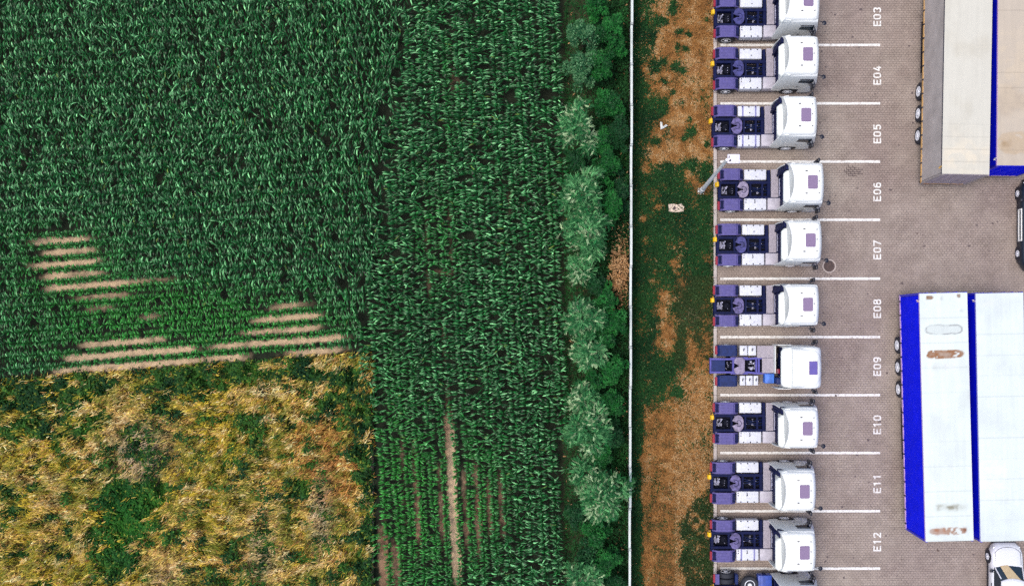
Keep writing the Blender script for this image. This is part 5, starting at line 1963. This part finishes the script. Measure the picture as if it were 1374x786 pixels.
# patch of re-laid bricks with open dark joints in bay E06
m = MB()
cx, cy = W(1143, 229.5)
for r_ in range(5):
    for c_ in range(4):
        if (r_, c_) in ((0, 0), (4, 0), (4, 3), (0, 3)): continue
        xx = cx - 0.44 + c_ * 0.245 + (0.12 if r_ % 2 else 0); yy = cy - 0.30 + r_ * 0.128
        m.box(xx - 0.008, xx + 0.245, yy - 0.018, yy + 0.018, 0.0, 0.005)
        m.box(xx - 0.016, xx + 0.016, yy - 0.0, yy + 0.128, 0.0, 0.0045)
o = link('open_joint', m.mesh('open_joint', mat('joint_dirt', (0.07, 0.05, 0.05), 0.9)), pv)
# drips and specks on the bricks
m = MB()
r = random.Random(77)
spots = [(1155, 13), (1144, 50), (1110, 747), (1220, 62), (1224, 125), (1206, 195), (1180, 565), (1130, 480), (1190, 500), (1300, 330), (1165, 590), (1225, 165), (1332, 300), (1210, 380), (1195, 255), (1150, 610), (1215, 640), (1130, 680), (1240, 330), (1120, 20)]
for k in range(90):
    spots.append((r.uniform(1100, 1374), r.uniform(0, 786)))
for (bay_, rx_, cy_, *_r) in TR:
    for q in range(4):
        spots.append((NX + (rx_ + r.uniform(5.6, 7.2)) * S, NY - (cy_ + r.uniform(-0.7, 0.7)) * S))
for i, (px, py) in enumerate(spots):
    x0, y0 = W(px, py)
    rad = r.uniform(0.03, 0.07) if i > 19 else r.uniform(0.06, 0.10)
    pts = []
    for k in range(9):
        a = 2 * PI * k / 9
        q = rad * r.uniform(0.6, 1.3)
        pts.append((x0 + q * math.cos(a), y0 + q * math.sin(a) * 0.8, 0.0035 + 0.00002 * i))
    m.poly(pts)
o = link('oil_spot', m.mesh('oil_spot', mat('oil_dark', (0.10, 0.075, 0.075), 0.6)), pv)
o['kind'] = 'stuff'

# ------------------------------------------------------------------ hedgerow
bark = mat('bark_brown', (0.09, 0.065, 0.045), 0.9, var=0.3, vscale=4)
leafy = attr_mat('hedge_leaf', 0.5, 0.22, 0.25)


def make_tree(name, cat, label, px, py, rx, ry, height, style, seed, group, density=1.0):
    """rx, ry crown radii in survey pixels; the crown is leaves on sprays held up by a trunk with limbs"""
    rng = np.random.default_rng(seed)
    x, y = W(px, py, height * 0.8)
    t = thing(name, label, cat, (x, y, 0), 0, group)
    k = (HCAM - height * 0.8) / HCAM / S
    RX, RY = rx * k, ry * k
    ch = height * 0.72
    zc = height - ch / 2
    tm = MB()
    nseg = 5
    pts = [Vector((0.06 * math.sin(seed + i), 0.06 * math.cos(seed * 2 + i), height * 0.75 * i / nseg)) for i in range(nseg + 1)]
    pts[0] = Vector((0, 0, -0.05))
    r0 = 0.05 + 0.018 * height
    for i in range(nseg):
        tm.cyl(pts[i], pts[i + 1], r0 * (1 - 0.16 * i), r0 * (1 - 0.16 * (i + 1)), 8)
    # clump centres, mostly on the outer shell of an uneven crown
    nc = int((14 + 30 * RX * RY) * density)
    th = rng.uniform(0, 2 * PI, nc)
    rr = np.sqrt(rng.uniform(0, 1, nc))
    lob = 0.80 + 0.20 * np.sin(3 * th + seed) + 0.14 * np.sin(5 * th + 2 * seed)
    dome = np.sqrt(np.clip(1 - rr ** 2, 0, 1))
    lay = np.where(rng.random(nc) < 0.65, rng.uniform(0.75, 1.05, nc), rng.uniform(-0.2, 0.6, nc))
    c = np.stack([np.cos(th) * RX * rr * lob, np.sin(th) * RY * rr * lob, zc + ch / 2 * dome * lay + rng.normal(0, 0.12, nc)], 1)
    for i in range(0, nc, max(1, nc // 9)):
        j = min(nseg, 1 + i % nseg)
        mid = (pts[j] + Vector(c[i])) / 2 + Vector((0, 0, 0.12))
        tm.cyl(pts[j], mid, r0 * 0.35, r0 * 0.25, 6)
        tm.cyl(mid, Vector(c[i]), r0 * 0.25, r0 * 0.08, 6)
    link('trunk', tm.mesh('trunk', bark, True), t)
    lists = []
    if style == 'willow':
        ns = 18
        c2 = np.repeat(c, ns, 0) + rng.normal(0, 0.10, (nc * ns, 3)) * np.array([1.3, 1.3, 1.0])
        n = len(c2)
        out = c2 - np.array([0, 0, zc])
        az = np.arctan2(out[:, 1] / max(RY, .1), out[:, 0] / max(RX, .1)) + rng.normal(0, 1.1, n)
        Ltw = rng.uniform(0.22, 0.48, n)
        tone = rng.lognormal(0, 0.28, n)
        cool = np.array([0.095, 0.30, 0.105]); warm = np.array([0.36, 0.50, 0.27]); deep = np.array([0.015, 0.125, 0.034])
        pick = 0.5 * np.repeat(rng.random(nc), ns) + 0.5 * rng.random(n)
        b = np.where(pick[:, None] > 0.60, cool, np.where(pick[:, None] < 0.27, warm, deep))
        el0 = rng.normal(0.55, 0.25, n)
        nl = 9
        for q in range(nl):
            f = (q + 0.5) / nl
            h = Ltw * f
            zz = c2[:, 2] + np.sin(el0) * h * 0.6 - 0.45 * h ** 2
            sd = 1 if q % 2 else -1
            base = np.stack([c2[:, 0] + np.cos(az) * h * 0.9, c2[:, 1] + np.sin(az) * h * 0.9, zz], 1)
            la = az + sd * rng.normal(0.45, 0.12, n)
            col = b * tone[:, None] * rng.normal(1, 0.1, n)[:, None]
            lists.append(ribbons(base, la, rng.uniform(0.08, 0.16, n), rng.uniform(0.024, 0.038, n), rng.normal(0.25, 0.2, n), rng.normal(0.7, 0.2, n), 2, col, roll=rng.normal(0, 0.4, n)))
    else:
        ns = 80 if style != 'dry' else 30
        c2 = np.repeat(c, ns, 0)
        n = len(c2)
        d = rng.normal(0, 1, (n, 3)); d /= np.linalg.norm(d, axis=1)[:, None]
        d[:, 2] = np.abs(d[:, 2]) * 0.9 - 0.15
        cs = np.repeat(rng.uniform(0.14, 0.30, nc), ns)
        c2 = c2 + d * cs[:, None] * rng.uniform(0.6, 1.0, n)[:, None]
        ct = np.repeat(rng.random(nc), ns)[:, None]
        if style == 'dark':
            A, B = np.array([0.007, 0.050, 0.017]), np.array([0.014, 0.085, 0.022])
        elif style == 'green':
            A, B = np.array([0.006, 0.064, 0.015]), np.array([0.020, 0.175, 0.030])
        elif style == 'dotted':
            A, B = np.array([0.012, 0.085, 0.030]), np.array([0.06, 0.20, 0.075])
        else:
            A, B = np.array([0.38, 0.19, 0.075]), np.array([0.56, 0.34, 0.16])
        ct = np.clip(ct + rng.normal(0, 0.25, n)[:, None], 0, 1.3)
        col = A * (1 - ct) + B * ct
        if style == 'dotted':
            hi = (rng.random(n) < 0.22)[:, None]
            col = np.where(hi, np.array([0.14, 0.30, 0.14]), col)
        col = col * rng.normal(1, 0.16, n).clip(0.5, 1.6)[:, None]
        lists.append(ribbons(c2, np.arctan2(d[:, 1], d[:, 0]) + rng.normal(0, 0.5, n), rng.uniform(0.08, 0.15, n), rng.uniform(0.045, 0.085, n), rng.normal(0.35, 0.3, n), rng.normal(0.7, 0.3, n), 2, col, roll=rng.normal(0, 0.5, n)))
    V, Q, C = joinmass(lists)
    link('crown', mass('crown', V, Q, C, leafy), t)
    return t


HG = 'trees and shrubs of the hedgerow along the fence'
WIL = [
    (777, 170, 23, 32, 3.6, 'silver-tipped willow tree by the corn, level with bay E05'),
    (782, 262, 25, 36, 4.0, 'pale feathery willow tree by the corn, level with bay E06'),
    (788, 312, 27, 34, 4.2, 'broad silver-green willow tree by the corn, level with bay E07'),
    (779, 362, 13, 16, 2.6, 'small pale willow sapling by the corn, below the broad willow at bay E07'),
    (781, 426, 25, 24, 3.6, 'silver-green willow tree by the corn, level with bay E08'),
    (789, 470, 19, 26, 3.4, 'yellow-tipped willow tree in the hedgerow, level with the upper line of bay E09'),
    (783, 536, 16, 22, 3.0, 'slim willow tree with a yellow-green tip, level with bay E10'),
    (792, 578, 30, 28, 4.0, 'wide bright-tipped willow tree in the hedgerow, between bays E10 and E11'),
    (786, 632, 17, 20, 3.4, 'narrow silvery willow tree joined to the left of the palest willow at bay E11'),
    (808, 664, 33, 36, 4.2, 'palest creamy willow tree touching the concrete fence at bay E11'),
    (784, 776, 22, 22, 3.2, 'silver-green willow tree at the lower end of the hedgerow, by the corn'),
]
for i, (px, py, rx, ry, h, lab) in enumerate(WIL):
    make_tree('willow_tree', 'tree', lab, px, py, rx, ry, h, 'willow', 500 + i, HG)
SHR = [
    (800, 10, 15, 20, 3.0, 'green', 'upright bright green shrub at the upper end of the hedgerow, level with bay E03'),
    (783, 45, 24, 22, 3.0, 'dotted', 'speckled light-leaved shrub beside the corn, just above bay E04'),
    (818, 42, 20, 22, 2.8, 'green', 'mid green shrub between the speckled shrub and the fence, level with bay E03'),
    (781, 92, 21, 26, 2.8, 'dotted', 'speckled grey-green shrub beside the corn, level with bay E04'),
    (808, 86, 16, 24, 2.8, 'green', 'leafy green shrub in the middle of the hedgerow, level with bay E04'),
    (826, 66, 13, 16, 2.2, 'green', 'low rounded green shrub against the fence, level with the upper part of bay E04'),
    (816, 140, 20, 22, 2.6, 'green', 'bright green shrub between the willow at bay E05 and the fence'),
    (830, 178, 12, 26, 2.0, 'dark', 'dark low shrub hugging the fence, level with bay E05'),
    (808, 190, 15, 18, 2.4, 'green', 'green shrub just below right of the willow at bay E05'),
    (773, 214, 14, 16, 2.2, 'dark', 'dark green shrub by the corn, between the willows at bays E05 and E06'),
    (815, 225, 15, 24, 2.8, 'green', 'upright green shrub right of the willow at bay E06, upper of two'),
    (820, 275, 14, 26, 2.8, 'green', 'upright green shrub right of the willow at bay E06, lower of two'),
    (834, 262, 9, 36, 1.8, 'dark', 'thin dark shrub pressed against the fence, level with bay E06'),
    (800, 382, 16, 18, 2.4, 'dark', 'dark green shrub beside the bare tan brush, level with the line under bay E07'),
    (812, 400, 16, 18, 2.6, 'green', 'rounded green shrub above the fence-side shrub at bay E08'),
    (826, 432, 17, 18, 2.6, 'green', 'dense green shrub touching the fence, level with bay E08'),
    (812, 448, 15, 18, 2.5, 'green', 'dense green shrub mid-hedgerow, at the line between bays E08 and E09'),
    (822, 494, 17, 20, 2.6, 'green', 'dense green shrub near the fence, level with bay E09'),
    (802, 508, 17, 18, 2.4, 'green', 'green shrub between the yellow-tipped willow and the slim willow at bay E10'),
    (820, 540, 16, 20, 2.6, 'green', 'dense green shrub near the fence, level with bay E10'),
    (824, 586, 14, 18, 2.2, 'dark', 'dark green shrub between the wide bright-tipped willow and the fence'),
    (806, 612, 17, 16, 3.0, 'green', 'bright green shrub right above the palest willow'),
    (774, 690, 14, 20, 2.0, 'dark', 'dark green shrub by the corn, below the narrow silvery willow'),
    (800, 716, 17, 18, 2.6, 'green', 'green shrub directly below the palest willow'),
    (812, 748, 18, 22, 2.8, 'green', 'speckled green shrub by the fence, level with bay E12'),
    (789, 742, 15, 20, 2.4, 'dark', 'dark green shrub above the lowest willow, by the corn'),
    (824, 786, 16, 18, 2.4, 'dark', 'dark green shrub at the lower picture edge beside the fence'),
]
for i, (px, py, rx, ry, h, st, lab) in enumerate(SHR):
    make_tree('hedge_shrub', 'shrub', lab, px, py, rx, ry, h, st, 700 + i, HG)
make_tree('dry_shrub', 'shrub', 'leafless-looking tan shrub with dead leaves against the fence at bay E07', 831, 362, 13, 34, 1.6, 'dry', 901, HG, 0.7)

# low growth under the hedgerow
rng = np.random.default_rng(55)
n = 60000
x = rng.uniform(757, 843, n); y = rng.uniform(-60, 850, n)
keep = rng.random(n) < 0.35 + 0.5 * (x > 800)
x, y = x[keep], y[keep]; n = len(x)
wx, wy = Wa(x, y, 0.15)
hue = np.clip(fbm(x, y, 24, 601, 3) + rng.normal(0, 0.12, n), 0, 1)[:, None]
col = np.array([0.006, 0.040, 0.012]) * (1 - hue) + np.array([0.022, 0.125, 0.024]) * hue
dl = (blob(x, y, 833, 365, 11, 45) > rng.random(n) * 1.0)[:, None] | (rng.random(n) < 0.012)[:, None]
col = np.where(dl, np.array([0.46, 0.26, 0.12]), col)
V, Q, C = ribbons(np.stack([wx, wy, rng.uniform(0.0, 1.0, n) * (0.3 + 1.3 * fbm(x, y, 20, 603, 2)) * sstep(757, 768, x)], 1), rng.uniform(0, 6.28, n), rng.uniform(0.10, 0.22, n), rng.uniform(0.04, 0.09, n), rng.normal(0.5, 0.3, n), rng.normal(0.9, 0.3, n), 2, col * rng.normal(1, 0.2, n).clip(0.5, 1.6)[:, None], roll=rng.normal(0, 0.5, n))
o = link('undergrowth', mass('undergrowth', V, Q, C, weed_m), None)
tag(o, 'dark low undergrowth beneath the hedgerow trees', 'undergrowth', kind='stuff')

# ------------------------------------------------------------------ camera and daylight
cam = bpy.data.cameras.new('drone_camera')
co = bpy.data.objects.new('drone_camera', cam)
COL.objects.link(co)
co.location = (0, 0, HCAM)
co.rotation_euler = (0, 0, 0)
cam.sensor_width = 36.0
cam.sensor_fit = 'HORIZONTAL'
cam.lens = S * HCAM / 1374.0 * 36.0
cam.shift_x = (687.0 - NX) / 1374.0
cam.shift_y = (NY - 393.0) / 1374.0
cam.clip_start = 0.5
cam.clip_end = 1000
SC.camera = co

SUN_EL, SUN_AZ = 72.0, 258.0     # degrees; azimuth clockwise from +Y
w = bpy.data.worlds.new('World')
SC.world = w
w.use_nodes = True
nt = w.node_tree
bg = nt.nodes['Background']
sky = nt.nodes.new('ShaderNodeTexSky')
sky.sky_type = 'NISHITA'
sky.sun_disc = False
sky.sun_elevation = math.radians(SUN_EL)
sky.sun_rotation = math.radians(SUN_AZ)
sky.air_density = 1.0
sky.dust_density = 4.0
sky.ozone_density = 1.0
nt.links.new(sky.outputs[0], bg.inputs['Color'])
bg.inputs['Strength'].default_value = 0.15
sd = bpy.data.lights.new('sun', 'SUN')
sd.energy = 1.15
sd.angle = math.radians(18)
sd.color = (1.0, 0.96, 0.90)
so_ = bpy.data.objects.new('sun', sd)
COL.objects.link(so_)
e, a = math.radians(SUN_EL), math.radians(SUN_AZ)
dirv = Vector((math.sin(a) * math.cos(e), math.cos(a) * math.cos(e), math.sin(e)))
so_.rotation_euler = dirv.to_track_quat('Z', 'Y').to_euler()
so_.location = dirv * 80

SC.view_settings.view_transform = 'Standard'
SC.view_settings.look = 'None'
SC.view_settings.exposure = 0.45
SC.view_settings.gamma = 1.0
SC.view_settings.use_curve_mapping = False
SC.render.engine = 'CYCLES'
SC.cycles.max_bounces = 5
SC.cycles.diffuse_bounces = 2
SC.cycles.glossy_bounces = 2
SC.cycles.transmission_bounces = 2
SC.cycles.use_denoising = False
